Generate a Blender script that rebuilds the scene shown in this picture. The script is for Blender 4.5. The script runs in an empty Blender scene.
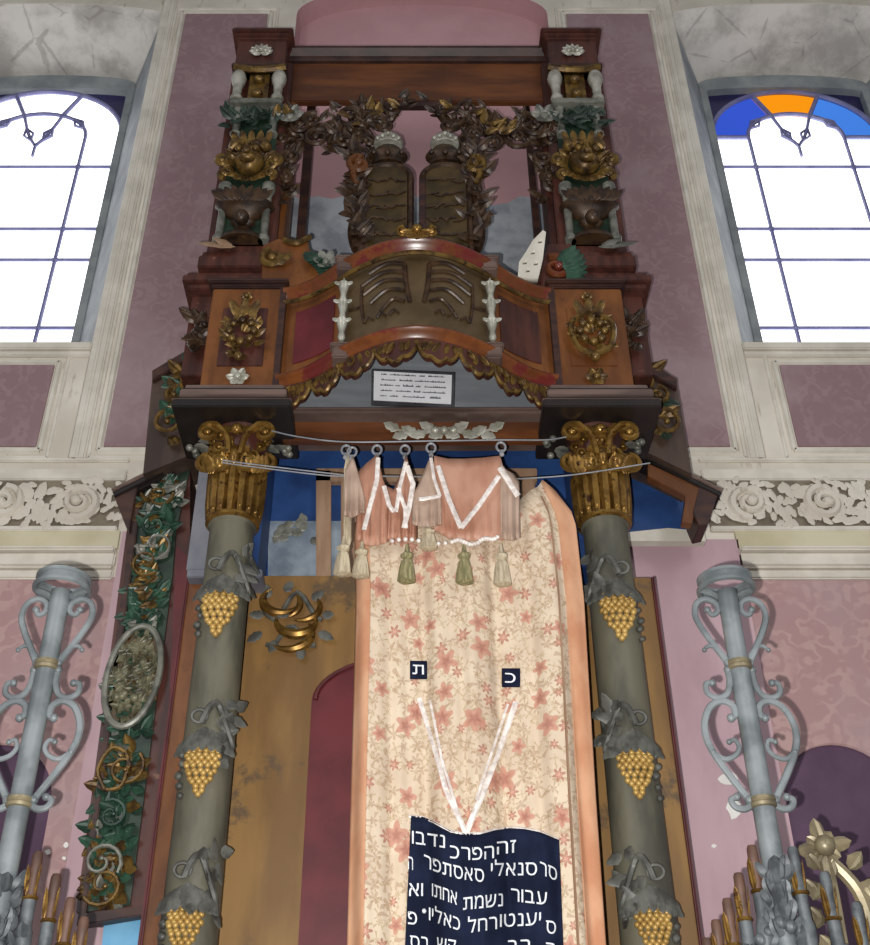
import bpy, bmesh, math, random
from mathutils import Vector, Matrix
RND = random.Random(11)
PI = math.pi
SC = bpy.context.scene
COL = SC.collection

# ---------------------------------------------------------------- camera model
F, CX, CY, PIT = 1150.0, 417.0, 472.5, math.radians(34.5)
CAM = Vector((0.0, -5.2, 1.6))
CP, SP = math.cos(PIT), math.sin(PIT)

def W(px, py, Y):
    """the place on the upright plane at depth Y seen at this spot of the photograph"""
    u, v = (px - CX) / F, (CY - py) / F
    t = (Y - CAM.y) / (CP - v * SP)
    return Vector((CAM.x + u * t, Y, CAM.z + (SP + v * CP) * t))
def zz(py, Y): return W(CX, py, Y).z
def xx(px, py, Y): return W(px, py, Y).x
def mpp(py, Y):
    a = W(CX, py, Y)
    return ((a.y - CAM.y) * CP + (a.z - CAM.z) * SP) / F

cam = bpy.data.cameras.new('camera')
co = bpy.data.objects.new('camera', cam); COL.objects.link(co)
cam.sensor_fit = 'HORIZONTAL'; cam.sensor_width = 36; cam.lens = 36 * F / 870
cam.shift_x = (435 - CX) / 870
co.location = CAM; co.rotation_euler = (PI / 2 + PIT, 0, 0)
SC.camera = co

# ---------------------------------------------------------------- materials
def lin(c):
    if isinstance(c, str):
        c = tuple(int(c[i:i + 2], 16) for i in (0, 2, 4))
    f = lambda x: (x / 255 / 12.92) if x / 255 <= .04045 else ((x / 255 + .055) / 1.055) ** 2.4
    return (f(c[0]), f(c[1]), f(c[2]), 1)

class NT:
    def __init__(s, name):
        s.m = bpy.data.materials.new(name); s.m.use_nodes = True
        s.t = s.m.node_tree; s.t.nodes.clear()
        s.out = s.n('ShaderNodeOutputMaterial'); s.b = s.n('ShaderNodeBsdfPrincipled')
        s.l(s.b.outputs[0], s.out.inputs[0])
    def n(s, t, **k):
        o = s.t.nodes.new(t)
        for a, b in k.items(): setattr(o, a, b)
        return o
    def l(s, a, b): s.t.links.new(a, b)
    def v(s, sock, val):
        if hasattr(val, 'node'): s.l(val, sock)
        else: sock.default_value = val
    def math(s, op, a, b=0.0, c=None):
        o = s.n('ShaderNodeMath', operation=op); s.v(o.inputs[0], a); s.v(o.inputs[1], b)
        if c is not None: s.v(o.inputs[2], c)
        return o.outputs[0]
    def mix(s, f, a, b):
        o = s.n('ShaderNodeMix', data_type='RGBA'); s.v(o.inputs[0], f); s.v(o.inputs[6], a); s.v(o.inputs[7], b)
        return o.outputs[2]
    def ramp(s, f, lo, hi):
        o = s.n('ShaderNodeMapRange', interpolation_type='SMOOTHSTEP'); s.v(o.inputs[0], f); o.inputs[1].default_value = lo; o.inputs[2].default_value = hi
        return o.outputs[0]
    def noise(s, vec, scale, detail=3, rough=.55):
        o = s.n('ShaderNodeTexNoise'); o.inputs['Scale'].default_value = scale; o.inputs['Detail'].default_value = detail; o.inputs['Roughness'].default_value = rough
        if vec is not None: s.l(vec, o.inputs['Vector'])
        return o.outputs[0]
    def pos(s, sx=1, sy=1, sz=1):
        g = s.n('ShaderNodeNewGeometry'); mp = s.n('ShaderNodeMapping'); mp.inputs['Scale'].default_value = (sx, sy, sz)
        s.l(g.outputs['Position'], mp.inputs[0]); return mp.outputs[0]
    def bump(s, h, strength=.3, dist=.01):
        o = s.n('ShaderNodeBump'); o.inputs['Strength'].default_value = strength; o.inputs['Distance'].default_value = dist
        s.l(h, o.inputs['Height']); s.l(o.outputs[0], s.b.inputs['Normal'])
    def fin(s, col, rough=.6, metal=0.0, spec=.5):
        s.v(s.b.inputs['Base Color'], col); s.v(s.b.inputs['Roughness'], rough); s.v(s.b.inputs['Metallic'], metal)
        s.b.inputs['Specular IOR Level'].default_value = spec
        return s.m

def plain(name, c1, c2, scale=8, rough=.6, metal=0., stretch=(1, 1, 1), bump=.2, lo=.35, hi=.65, spec=.5, worn=None):
    t = NT(name); p = t.pos(*stretch)
    n = t.noise(p, scale, 5)
    c = t.mix(t.ramp(n, lo, hi), lin(c1), lin(c2))
    if worn:
        n2 = t.noise(t.pos(), worn[1], 6, .7)
        c = t.mix(t.ramp(n2, worn[2], worn[2] + .08), c, lin(worn[0]))
    if bump: t.bump(n, bump)
    return t.fin(c, rough, metal, spec)

M = {}
M['mahogany'] = plain('mahogany_paint', '3a1f1a', '532d23', 5, .42, stretch=(3, 3, .6), bump=.1, worn=('7d5544', 9, .64))
M['darkwood'] = plain('dark_wood', '2c1a18', '44291f', 5, .5, stretch=(1, 1, 3), bump=.1)
M['orangewood'] = plain('orange_brown_wood', '5c3416', '784820', 4, .42, stretch=(2, 2, .7), bump=.1, worn=('5a3018', 5, .6))
M['beamwood'] = plain('beam_wood', '4c2812', '6e3e1c', 3, .45, stretch=(.5, 2, 2.5), bump=.1)
M['redrail'] = plain('red_varnish', '5e3218', '7a4420', 6, .26, bump=.1, worn=('642420', 3, .5))
M['crimson'] = plain('dark_red_paint', '541a20', '6a2429', 3, .5, bump=.05)
M['maroon'] = plain('maroon_strip_paint', '4d1c1e', '602628', 4, .5, bump=.05)
M['ochre'] = plain('ochre_door_paint', '74542c', '8d6a38', 2.5, .55, stretch=(2, 2, .5), bump=.08, worn=('5f4a32', 2.5, .58))
M['stone'] = plain('grey_green_column_paint', '47463c', '676352', 2.5, .55, stretch=(2.5, 2.5, .8), bump=.15, worn=('8a8478', 10, .66))
M['greyleaf'] = plain('grey_carved_leaf', '403f3a', '62625b', 14, .5, bump=.2, worn=('86857c', 18, .64))
M['gold'] = plain('gilding', '684a20', '9a7638', 12, .3, .65, bump=.15, worn=('43291a', 12, .56))
M['goldbead'] = plain('gilded_beads', 'a88546', 'c4a15c', 10, .42, .25, bump=.0)
M['oldgold'] = plain('old_gilding', '4f3a1e', '80632f', 14, .38, .45, bump=.2, worn=('382616', 12, .54))
M['bronze'] = plain('dark_bronze_carving', '281a12', '4a3420', 14, .4, .15, bump=.2, worn=('7a5a2e', 16, .66))
M['silver'] = plain('silvered_carving', '918e80', 'bcb9ac', 12, .38, .3, bump=.15, worn=('7c7464', 14, .64))
M['silverdull'] = plain('dull_silver_carving', '5c5c54', '88877c', 12, .42, .25, bump=.15)
M['green'] = plain('green_leaf_paint', '182f24', '30513e', 10, .38, bump=.2, worn=('8c9a80', 20, .66))
M['darkgreen'] = plain('dark_green_paint', '16241c', '2a3c2e', 8, .45, bump=.1)
M['tabletface'] = plain('dark_olive_paint', '33270f', '4c3a1c', 6, .45, bump=.15)
M['parapet'] = plain('dark_parapet_paint', '44351f', '5a4830', 4, .42, bump=.15)
M['blue'] = plain('blue_paint', '16315f', '24467c', 3, .55, bump=.05, worn=('5d7290', 5, .68))
M['skyblue'] = plain('sky_blue_paint', '5c9cc4', '78b4d8', 3, .6, bump=0)
M['greyboard'] = plain('grey_board', '777b80', '8d9196', 2, .6, stretch=(.6, 1, 3), bump=.05)
M['palewood'] = plain('pale_bare_wood', '8a6a52', 'a08268', 5, .6, stretch=(3, 3, .5), bump=.08)
M['bluegrey'] = plain('blue_grey_lit_side', '63656f', '7e7d85', 3, .5, bump=.05)  # light falling on the ark's side is put into this colour
M['pane'] = plain('dusty_pane', '6c7884', '8e98a2', 6, .25, bump=.05)
M['white'] = plain('white_plaster_chip', 'dcd8d2', 'eeeae4', 6, .8)
M['iron'] = plain('grey_painted_metal', '62686a', '82888a', 7, .45, .1, bump=.08, worn=('98968f', 14, .68))
M['irondark'] = plain('grey_cast_arms', '43474a', '64696c', 14, .5, .1, bump=.2)
M['candle'] = plain('brown_candle_sleeve', '4a342a', '64483a', 8, .55, bump=.1)
M['wire'] = plain('dull_wire', '8b8c90', 'a9aaae', 6, .4, .3, bump=0)
M['plasterpink'] = plain('smooth_pink_plaster', 'b3949b', 'c0a2a8', 2.2, .8, stretch=(1.5, 1, .6), bump=.05)
M['pinkniche'] = plain('pink_niche_plaster', 'b98f92', 'c3989b', 1.8, .8, bump=.03)
M['purple'] = plain('purple_niche_paint', '4a3248', '5a4258', 1.6, .75, bump=.03)
M['greyplaster'] = plain('grey_bare_plaster', '8c9098', 'b0b4ba', 5, .85, bump=.3, worn=('bfc2c6', 9, .62))
M['navy'] = plain('navy_velvet', '10162a', '1a2138', 6, .85, bump=.1, spec=.15)
M['white_thread'] = plain('white_embroidery', 'd6d8dc', 'e8eaee', 40, .7, bump=0)
M['ribbon'] = plain('silver_ribbon', 'c9bcb4', 'efe6de', 30, .35, .1, bump=.1)
M['coral'] = plain('coral_velvet', 'b88262', 'c99a7a', 7, .8, stretch=(1, 1, .5), bump=.1, spec=.2)
M['salmon'] = plain('salmon_satin', 'a8765f', 'bd8f78', 6, .5, stretch=(1, 1, .5), bump=.05)
M['satindull'] = plain('dull_pink_satin', 'a08675', 'b69c8a', 6, .5, bump=.05)
M['tassel'] = plain('cream_tassel', 'a3937a', 'c2b498', 30, .7, stretch=(3, 3, .3), bump=.2)
M['tasselgreen'] = plain('olive_tassel', '6f6a48', '9a9068', 30, .7, stretch=(3, 3, .3), bump=.2)
M['paper'] = plain('white_paper', 'e4e4e8', 'f2f2f5', 4, .6, bump=0)
M['ink'] = plain('faded_ink', '70707a', '8c8c94', 20, .8, bump=0)
M['frame'] = plain('grey_frame', '3a3a3e', '55555a', 6, .4, bump=0)
M['greyreveal'] = plain('grey_window_paint', '7c8184', '969b9c', 4, .7, bump=.05)
M['bars'] = plain('window_bars', '6c6c98', '8080a8', 6, .5, bump=0)  # violet tint and paler tone paint in the glare around the panes
M['spandrel'] = plain('dark_violet_glass', '23204a', '2c2858', 4, .3, bump=0)
M['blackwood'] = plain('black_brown_wood', '15100e', '221916', 5, .5, bump=.1)
M['moulding'] = plain('brown_sheen_moulding', '53423c', '6e5a52', 4, .4, stretch=(.5, 1, 6), bump=.1)  # paler brown stands for light reflected along shelf, rail and eave edges
M['gablewood'] = plain('dull_brown_board', '382a24', '4b3a30', 4, .5, stretch=(3, 3, .6), bump=.1)
M['collar'] = plain('tarnished_collar', '6e6450', '94886c', 8, .4, .3)
M['medrelief'] = plain('olive_relief', '3e3b2a', '77735a', 16, .45, .1, bump=.2, worn=('a39d84', 20, .66))
M['floorstone'] = plain('floor_stone', '6f6a64', '8a847c', 2, .7)

def cream_mat():
    t = NT('cream_plaster'); n = t.noise(t.pos(), 1.6, 6); n2 = t.noise(t.pos(3, 3, .7), 6, 5)
    c = t.mix(t.ramp(n, .35, .7), lin('c4bbac'), lin('dbd3c5')); c = t.mix(t.ramp(n2, .58, .75), c, lin('a59a88'))
    t.bump(n2, .15); return t.fin(c, .8)
M['cream'] = cream_mat()
M['creamlight'] = plain('pale_moulding_plaster', 'c6bfb1', 'dad3c6', 4, .8, bump=.1)
M['creamyellow'] = plain('yellowish_plaster', 'bdb392', 'cdc4a8', 2, .8, bump=.1)
M['friezeground'] = plain('brown_frieze_ground', '6c6152', '857a68', 8, .85)  # darker brown ground in the gaps between the carved scrolls

def soffit_mat():
    t = NT('stained_white_plaster'); n = t.noise(t.pos(), 2.2, 7, .65)
    v = t.n('ShaderNodeTexVoronoi', feature='DISTANCE_TO_EDGE'); v.inputs['Scale'].default_value = 1.9
    t.l(t.pos(), v.inputs['Vector'])
    wob = t.noise(t.pos(), 5, 4)
    e = t.math('ADD', v.outputs['Distance'], t.math('MULTIPLY', wob, .12))
    c = t.mix(t.ramp(n, .35, .62), lin('a09b94'), lin('ccc7bf'))
    c = t.mix(t.math('MULTIPLY', t.math('SUBTRACT', 1., t.ramp(e, .058, .072)), .35), c, lin('6a645e'))
    t.bump(n, .2); return t.fin(c, .85)
M['soffit'] = soffit_mat()

def damask(name, c1, c2, w=.95, h=1.25, s=4.2):
    t = NT(name); g = t.n('ShaderNodeNewGeometry'); sp = t.n('ShaderNodeSeparateXYZ'); t.l(g.outputs['Position'], sp.inputs[0])
    px = t.math('PINGPONG', t.math('ADD', sp.outputs[0], 20.), w / 2)
    row = t.math('FLOOR', t.math('DIVIDE', sp.outputs[2], h))
    pz = t.math('PINGPONG', sp.outputs[2], h)
    cb = t.n('ShaderNodeCombineXYZ'); t.l(px, cb.inputs[0]); t.l(pz, cb.inputs[2])
    n = t.noise(cb.outputs[0], s, 2, .5)
    band = t.math('ABSOLUTE', t.math('SUBTRACT', n, .5))
    m = t.math('SUBTRACT', 1., t.ramp(band, .022, .045))
    m = t.math('MAXIMUM', m, t.ramp(n, .60, .63))
    n3 = t.noise(t.pos(), 1.3, 5); n4 = t.noise(t.pos(), 9, 3)
    m = t.math('MULTIPLY', m, t.ramp(n4, .3, .6))
    c = t.mix(t.math('MULTIPLY', m, .6), lin(c1), lin(c2))
    c = t.mix(t.math('MULTIPLY', t.ramp(n3, .45, .72), .5), c, lin('ab979a'))
    return t.fin(c, .8)
M['damask'] = damask('pink_damask_wall', 'a88584', 'bc9c95', .8, 1.1, 5.5)
M['damaskdark'] = damask('dimmed_damask_wall', '8c7074', '9a8082', .8, 1.2, 6)  # darker copy of the pink damask, weaker light higher up painted in

def floral():
    t = NT('floral_brocade'); uv = t.n('ShaderNodeUVMap'); uv.uv_map = 'UVMap'
    def layer(scale, radius, petals, amp, off, keep, stretch=1.0):
        mp = t.n('ShaderNodeMapping'); mp.inputs['Location'].default_value = off; t.l(uv.outputs[0], mp.inputs[0])
        v = t.n('ShaderNodeTexVoronoi', voronoi_dimensions='2D'); v.inputs['Scale'].default_value = scale; v.inputs['Randomness'].default_value = .85
        t.l(mp.outputs[0], v.inputs['Vector'])
        d = t.n('ShaderNodeVectorMath', operation='SUBTRACT'); t.l(mp.outputs[0], d.inputs[0]); t.l(v.outputs['Position'], d.inputs[1])
        s = t.n('ShaderNodeSeparateXYZ'); t.l(d.outputs[0], s.inputs[0])
        c = t.n('ShaderNodeSeparateColor'); t.l(v.outputs['Color'], c.inputs[0])
        x, y = s.outputs[0], s.outputs[1]
        ang = t.math('ADD', t.math('ARCTAN2', y, x), t.math('MULTIPLY', c.outputs[1], 6.28))
        r = t.math('SQRT', t.math('ADD', t.math('MULTIPLY', x, x), t.math('MULTIPLY', y, y)))
        lim = t.math('MULTIPLY', t.math('ADD', 1 - amp, t.math('MULTIPLY', t.math('COSINE', t.math('MULTIPLY', ang, petals)), amp)), radius)
        lim = t.math('MULTIPLY', lim, t.math('ADD', .6, t.math('MULTIPLY', c.outputs[2], .5)))
        q = t.math('DIVIDE', r, lim)
        m = t.math('SUBTRACT', 1., t.ramp(q, .88, 1.0))
        return t.math('MULTIPLY', m, t.math('GREATER_THAN', c.outputs[0], keep)), q
    base = t.mix(t.ramp(t.noise(t.pos(), 5, 4), .3, .7), lin('cbb7a0'), lin('d8c6ae'))
    s1, q1 = layer(13, .03, 3, .55, (.31, .2, 0), .3)
    s2, q2 = layer(22, .016, 4, .55, (.11, .7, 0), .4)
    f1, q3 = layer(5.2, .062, 5, .22, (.0, .0, 0), .12)
    f2, q4 = layer(8, .036, 6, .3, (.5, .37, 0), .35)
    c = t.mix(t.math('MULTIPLY', s2, .55), base, lin('a58a62'))
    c = t.mix(t.math('MULTIPLY', s1, .5), c, lin('a08064'))
    c = t.mix(t.math('MULTIPLY', f2, .85), c, t.mix(t.ramp(q4, .25, .6), lin('cc9a86'), lin('a8705f')))
    c = t.mix(t.math('MULTIPLY', f1, .85), c, t.mix(t.ramp(q3, .2, .7), lin('a4685a'), lin('c08a76')))
    return t.fin(c, .75, 0, .25)
M['floral'] = floral()

def emit(name, c, s):
    m = bpy.data.materials.new(name); m.use_nodes = True; t = m.node_tree; t.nodes.clear()
    o = t.nodes.new('ShaderNodeOutputMaterial'); e = t.nodes.new('ShaderNodeEmission')
    tc = t.nodes.new('ShaderNodeNewGeometry'); n = t.nodes.new('ShaderNodeTexNoise'); n.inputs['Scale'].default_value = .8
    mp = t.nodes.new('ShaderNodeMapRange'); mp.inputs[3].default_value = s * .9; mp.inputs[4].default_value = s * 1.1
    t.links.new(tc.outputs['Position'], n.inputs['Vector']); t.links.new(n.outputs[0], mp.inputs[0]); t.links.new(mp.outputs[0], e.inputs[1])
    e.inputs[0].default_value = lin(c); t.links.new(e.outputs[0], o.inputs[0]); return m
M['daylight'] = emit('daylit_clear_glass', 'fcfcff', 3.0)
M['orangeglass'] = emit('daylit_orange_glass', 'ff9a14', .95)
M['blueglass'] = emit('daylit_blue_glass', '3f62e6', .75)
M['lightblueglass'] = emit('daylit_light_blue_glass', '4a8cf4', .85)

# ---------------------------------------------------------------- mesh builder
class G:
    def __init__(s): s.bm = bmesh.new()
    def quadgrid(s, rows, closed_u=False, closed_v=False):
        vs = [[s.bm.verts.new(p) for p in r] for r in rows]
        nu, nv = len(vs), len(vs[0])
        for i in range(nu - (0 if closed_u else 1)):
            for j in range(nv - (0 if closed_v else 1)):
                a, b, c, d = vs[i][j], vs[(i + 1) % nu][j], vs[(i + 1) % nu][(j + 1) % nv], vs[i][(j + 1) % nv]
                try: s.bm.faces.new((a, b, c, d))
                except ValueError: pass
        return vs
    def face(s, vs):
        try: return s.bm.faces.new(vs)
        except ValueError: return None
    def box(s, a, b):
        x0, y0, z0 = (min(a[i], b[i]) for i in range(3)); x1, y1, z1 = (max(a[i], b[i]) for i in range(3))
        s.prism([(x0, z0), (x1, z0), (x1, z1), (x0, z1)], y0, y1)
    def prism(s, xz, y0, y1):
        s.loft([Vector((x, y0, z)) for x, z in xz], [Vector((x, y1, z)) for x, z in xz])
    def loft(s, A, B, caps=True):
        a = [s.bm.verts.new(p) for p in A]; b = [s.bm.verts.new(p) for p in B]; n = len(a)
        for i in range(n): s.face((a[i], a[(i + 1) % n], b[(i + 1) % n], b[i]))
        if caps: s.face(a[::-1]); s.face(b)
    def pxp(s, pts, Y, th):
        P = [W(x, y, Y) for x, y in pts]
        s.loft(P, [p + Vector((0, th, 0)) for p in P])
    def tube(s, path, r, n=8, closed=False, flat=1.0):
        path = [Vector(p) for p in path]; m = len(path)
        rr = r if isinstance(r, (list, tuple)) else [r] * m
        rows = []; up = None
        for i, p in enumerate(path):
            if closed: d = path[(i + 1) % m] - path[i - 1]
            else: d = path[min(i + 1, m - 1)] - path[max(i - 1, 0)]
            if d.length < 1e-9: d = Vector((0, 0, 1))
            d.normalize()
            if up is None:
                up = Vector((0, 1, 0)) if abs(d.y) < .9 else Vector((1, 0, 0))
            side = d.cross(up)
            if side.length < 1e-6: side = d.orthogonal()
            side.normalize(); up = side.cross(d).normalized()
            rows.append([p + (side * math.cos(2 * PI * k / n) + up * flat * math.sin(2 * PI * k / n)) * rr[i] for k in range(n)])
        vs = s.quadgrid(rows, closed_u=closed, closed_v=True)
        if not closed: s.face(vs[0][::-1]); s.face(vs[-1])
    def lathe(s, prof, c, n=20, sx=1, sy=1, fl=None):
        c = Vector(c)
        rows = []
        for r, z in prof:
            rows.append([c + Vector((math.cos(2 * PI * k / n) * max(r, 1e-4) * sx * (fl(k, z) if fl else 1), math.sin(2 * PI * k / n) * max(r, 1e-4) * sy * (fl(k, z) if fl else 1), z)) for k in range(n)])
        vs = s.quadgrid(rows, closed_v=True)
        s.face(vs[0][::-1]); s.face(vs[-1])
    def ball(s, c, r, n=8, sc=(1, 1, 1)):
        s.lathe([(math.sin(PI * (i + .0) / n) * r * 1.0, -math.cos(PI * i / n) * r * sc[2]) for i in range(n + 1)], c, max(6, n + 2), sc[0], sc[1])
    def leaf(s, base, d, L, w, nrm=(0, -1, 0), curl=.3, lobes=3, n=9, thick=.25):
        base, d, nrm = Vector(base), Vector(d).normalized(), Vector(nrm).normalized()
        side = d.cross(nrm).normalized()
        rows = []
        for i in range(n + 1):
            t = i / n
            ww = w * (max(0, math.sin(PI * (t ** .8))) ** .6 * .5 * (1 + .14 * math.cos(lobes * 2 * PI * t)) + .02)
            p = base + d * (L * t) + nrm * (curl * L * (t * t if curl > 0 else t * t))
            h = nrm * (thick * w * .5 * math.sin(PI * min(1, t * .9 + .08)))
            rows.append([p - side * ww, p + h - side * ww * .45, p + h * .55, p + h + side * ww * .45, p + side * ww, p - h * .4])
        vs = s.quadgrid(rows, closed_v=True); s.face(vs[0][::-1]); s.face(vs[-1])
    def scroll(s, c, r0, turns, a0, r, sgn=1, nrm_y=True, n=6, taper=.6, lead=None, squash=1):
        """spiral tube in the XZ plane, from the rim inward; lead = points before it"""
        c = Vector(c); k = int(14 * turns) + 2; pts = [Vector(p) for p in (lead or [])]; rad = [r] * len(pts)
        for i in range(k):
            t = i / (k - 1); a = a0 + sgn * 2 * PI * turns * t; q = r0 * (1 - .85 * t)
            pts.append(c + Vector((math.cos(a) * q, -.15 * r0 * t, math.sin(a) * q * squash))); rad.append(r * (1 - (1 - taper) * t))
        s.tube(pts, rad, n); s.ball(pts[-1], r * 1.25, 6)
    def sweep(s, path, prof, caps=True):
        """path: XY points in plan; prof: (outward, z) closed outline; outward = towards -Y side"""
        rows = []; m = len(path)
        for i in range(m):
            a = path[max(i - 1, 0)]; b = path[min(i + 1, m - 1)]
            dx, dy = b[0] - a[0], b[1] - a[1]; L = math.hypot(dx, dy) or 1
            nx, ny = dy / L, -dx / L
            rows.append([Vector((path[i][0] + nx * o, path[i][1] + ny * o, z)) for o, z in prof])
        vs = s.quadgrid(rows, closed_v=True)
        if caps: s.face(vs[0][::-1]); s.face(vs[-1])
    def done(s, name, mat, parent=None, smooth=True, bev=0.0, off=None):
        off = Vector(off) if off is not None else wloc(parent)
        bmesh.ops.recalc_face_normals(s.bm, faces=s.bm.faces[:])
        bmesh.ops.translate(s.bm, verts=s.bm.verts[:], vec=-off)
        if bev:
            ed = [e for e in s.bm.edges if len(e.link_faces) == 2 and e.calc_face_angle(0) > 1.0]
            bmesh.ops.bevel(s.bm, geom=ed, offset=bev, segments=2, affect='EDGES', clamp_overlap=True)
        me = bpy.data.meshes.new(name)
        if smooth:
            for f in s.bm.faces: f.smooth = True
            for e in s.bm.edges:
                if len(e.link_faces) == 2 and e.calc_face_angle(0) > .7: e.smooth = False
        s.bm.to_mesh(me); s.bm.free()
        me.materials.append(M[mat] if isinstance(mat, str) else mat)
        o = bpy.data.objects.new(name, me); COL.objects.link(o)
        if parent: o.parent = parent
        else: o.location = off
        return o

def wloc(o):
    v = Vector((0, 0, 0))
    while o is not None: v = v + o.location; o = o.parent
    return v
def thing(name, label, cat, loc, group=None):
    o = bpy.data.objects.new(name, None); COL.objects.link(o); o.location = loc; o.empty_display_size = .1
    return tag(o, label, cat, group)
def tag(o, label, cat, group=None):
    o['label'] = label; o['category'] = cat
    if group: o['group'] = group
    return o
def struct(o, label=None):
    o['kind'] = 'structure'
    if label: o['label'] = label
    return o
def lab(o, s): o['label'] = s; return o
def lerp(a, b, t): return a + (b - a) * t
def interp(pts, x):
    if x <= pts[0][0]: return pts[0][1]
    for (a, b), (c, d) in zip(pts, pts[1:]):
        if x <= c: return b + (d - b) * (x - a) / (c - a)
    return pts[-1][1]
def smoothpath(pts, k=5):
    """Catmull-Rom through the points"""
    P = [Vector(p) for p in pts]; out = []
    for i in range(len(P) - 1):
        p0, p1, p2, p3 = P[max(i - 1, 0)], P[i], P[i + 1], P[min(i + 2, len(P) - 1)]
        for j in range(k):
            t = j / k
            out.append(.5 * ((2 * p1) + (p2 - p0) * t + (2 * p0 - 5 * p1 + 4 * p2 - p3) * t * t + (3 * p1 - p0 - 3 * p2 + p3) * t ** 3))
    out.append(P[-1]); return out
def mir(px, s): return px if s < 0 else 834 - px

# ================================================================ THE SETTING
WY = .75                                     # face of the wall
def holed(name, outer, holes, y0, y1, mat, parent=None):
    cu = bpy.data.curves.new('tmp', 'CURVE'); cu.dimensions = '2D'; cu.fill_mode = 'BOTH'; cu.extrude = (y1 - y0) / 2
    for loop in [outer] + holes:
        sp = cu.splines.new('POLY'); sp.points.add(len(loop) - 1); sp.use_cyclic_u = True
        for p, (x, z) in zip(sp.points, loop): p.co = (x, z, 0, 1)
    ob = bpy.data.objects.new('tmp', cu); me = bpy.data.meshes.new_from_object(ob)
    g = G(); g.bm.from_mesh(me)
    bpy.data.objects.remove(ob); bpy.data.curves.remove(cu); bpy.data.meshes.remove(me)
    for v in g.bm.verts: v.co = Vector((v.co.x, (y0 + y1) / 2 - v.co.z, v.co.y))
    bmesh.ops.remove_doubles(g.bm, verts=g.bm.verts[:], dist=1e-4)
    return g.done(name, mat, parent, smooth=False)
def archloop(xc, hw, zb, zs, rise, n=24):
    pts = [(xc - hw, zb), (xc + hw, zb)]
    return pts + [(xc + hw * math.cos(PI * i / n), zs + rise * math.sin(PI * i / n)) for i in range(n + 1)]

ZC = zz(577, WY)                             # lower edge of the cornice
XW = 4.9
GY = 1.35                                    # window plane
wx = xx(800, 150, GY)                        # window centre, mirrored
hole_hw = wx - xx(670, 15, WY); hole_zs = zz(15, WY); hole_rise = zz(3, WY) - hole_zs; hole_zb = zz(347, WY)
nx0, nx1 = xx(297, 12, WY), xx(547, 12, WY); nz = zz(14, WY); nrise = zz(-14, WY) - nz
niche = archloop((nx0 + nx1) / 2, (nx1 - nx0) / 2, zz(330, WY), nz, nrise)
wholes = [archloop(s * wx, hole_hw, hole_zb, hole_zs, hole_rise) for s in (-1, 1)]
struct(holed('wall_back', [(-XW, ZC), (XW, ZC), (XW, 13.2), (-XW, 13.2)], [niche] + wholes, WY, WY + .22, 'cream'))
lx = xx(833, 745, WY); lr = lx - xx(783, 800, WY); lz = zz(743, WY) - lr
low = [archloop(s * lx, lr, .3, lz, lr) for s in (-1, 1)]
struct(holed('wall_back', [(-XW, 0), (XW, 0), (XW, ZC), (-XW, ZC)], low, WY, WY + .22, 'damask'))
# purple painted niches at the foot of the wall
for s in (-1, 1):
    g = G(); g.box((s * lx - lr - .1, WY + .03, .2), (s * lx + lr + .1, WY + .3, lz + lr + .1))
    struct(g.done('trim_%d' % (40 + (s > 0)), 'purple', smooth=False))
# pink niche above the ark
g = G(); g.box((nx0 - .1, WY + .18, zz(330, WY) - .1), (nx1 + .1, WY + .3, nz + nrise + .2)); struct(g.done('trim_42', 'pinkniche', smooth=False))
# bare grey plaster showing at the foot of that niche
pp = []
for px, py in [(262, 300), (262, 196), (290, 194), (300, 199), (318, 196), (332, 199), (350, 194), (480, 199), (492, 205), (508, 203), (520, 196), (535, 198), (548, 192), (575, 192), (575, 300)]:
    pp.append((px, py))
g = G(); g.pxp(pp, WY + .165, .02); struct(g.done('trim_1', 'greyplaster', smooth=False))
# pink lining of the niche
g = G(); nm = (nx0 + nx1) / 2
A, B = ([Vector((nm + (x - nm) * k, y, z - (.003 if z > nz else 0))) for x, z in niche] for k, y in ((.998, WY - .003), (.985, WY + .18)))
A2, B2 = ([Vector((nm + (x - nm) * .999, y, z + .0)) for x, z in niche] for y in (WY - .003, WY + .18))
g.quadgrid([A, B, B2, A2], closed_u=True, closed_v=True); struct(g.done('trim_2', 'pinkniche', smooth=False))

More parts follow.
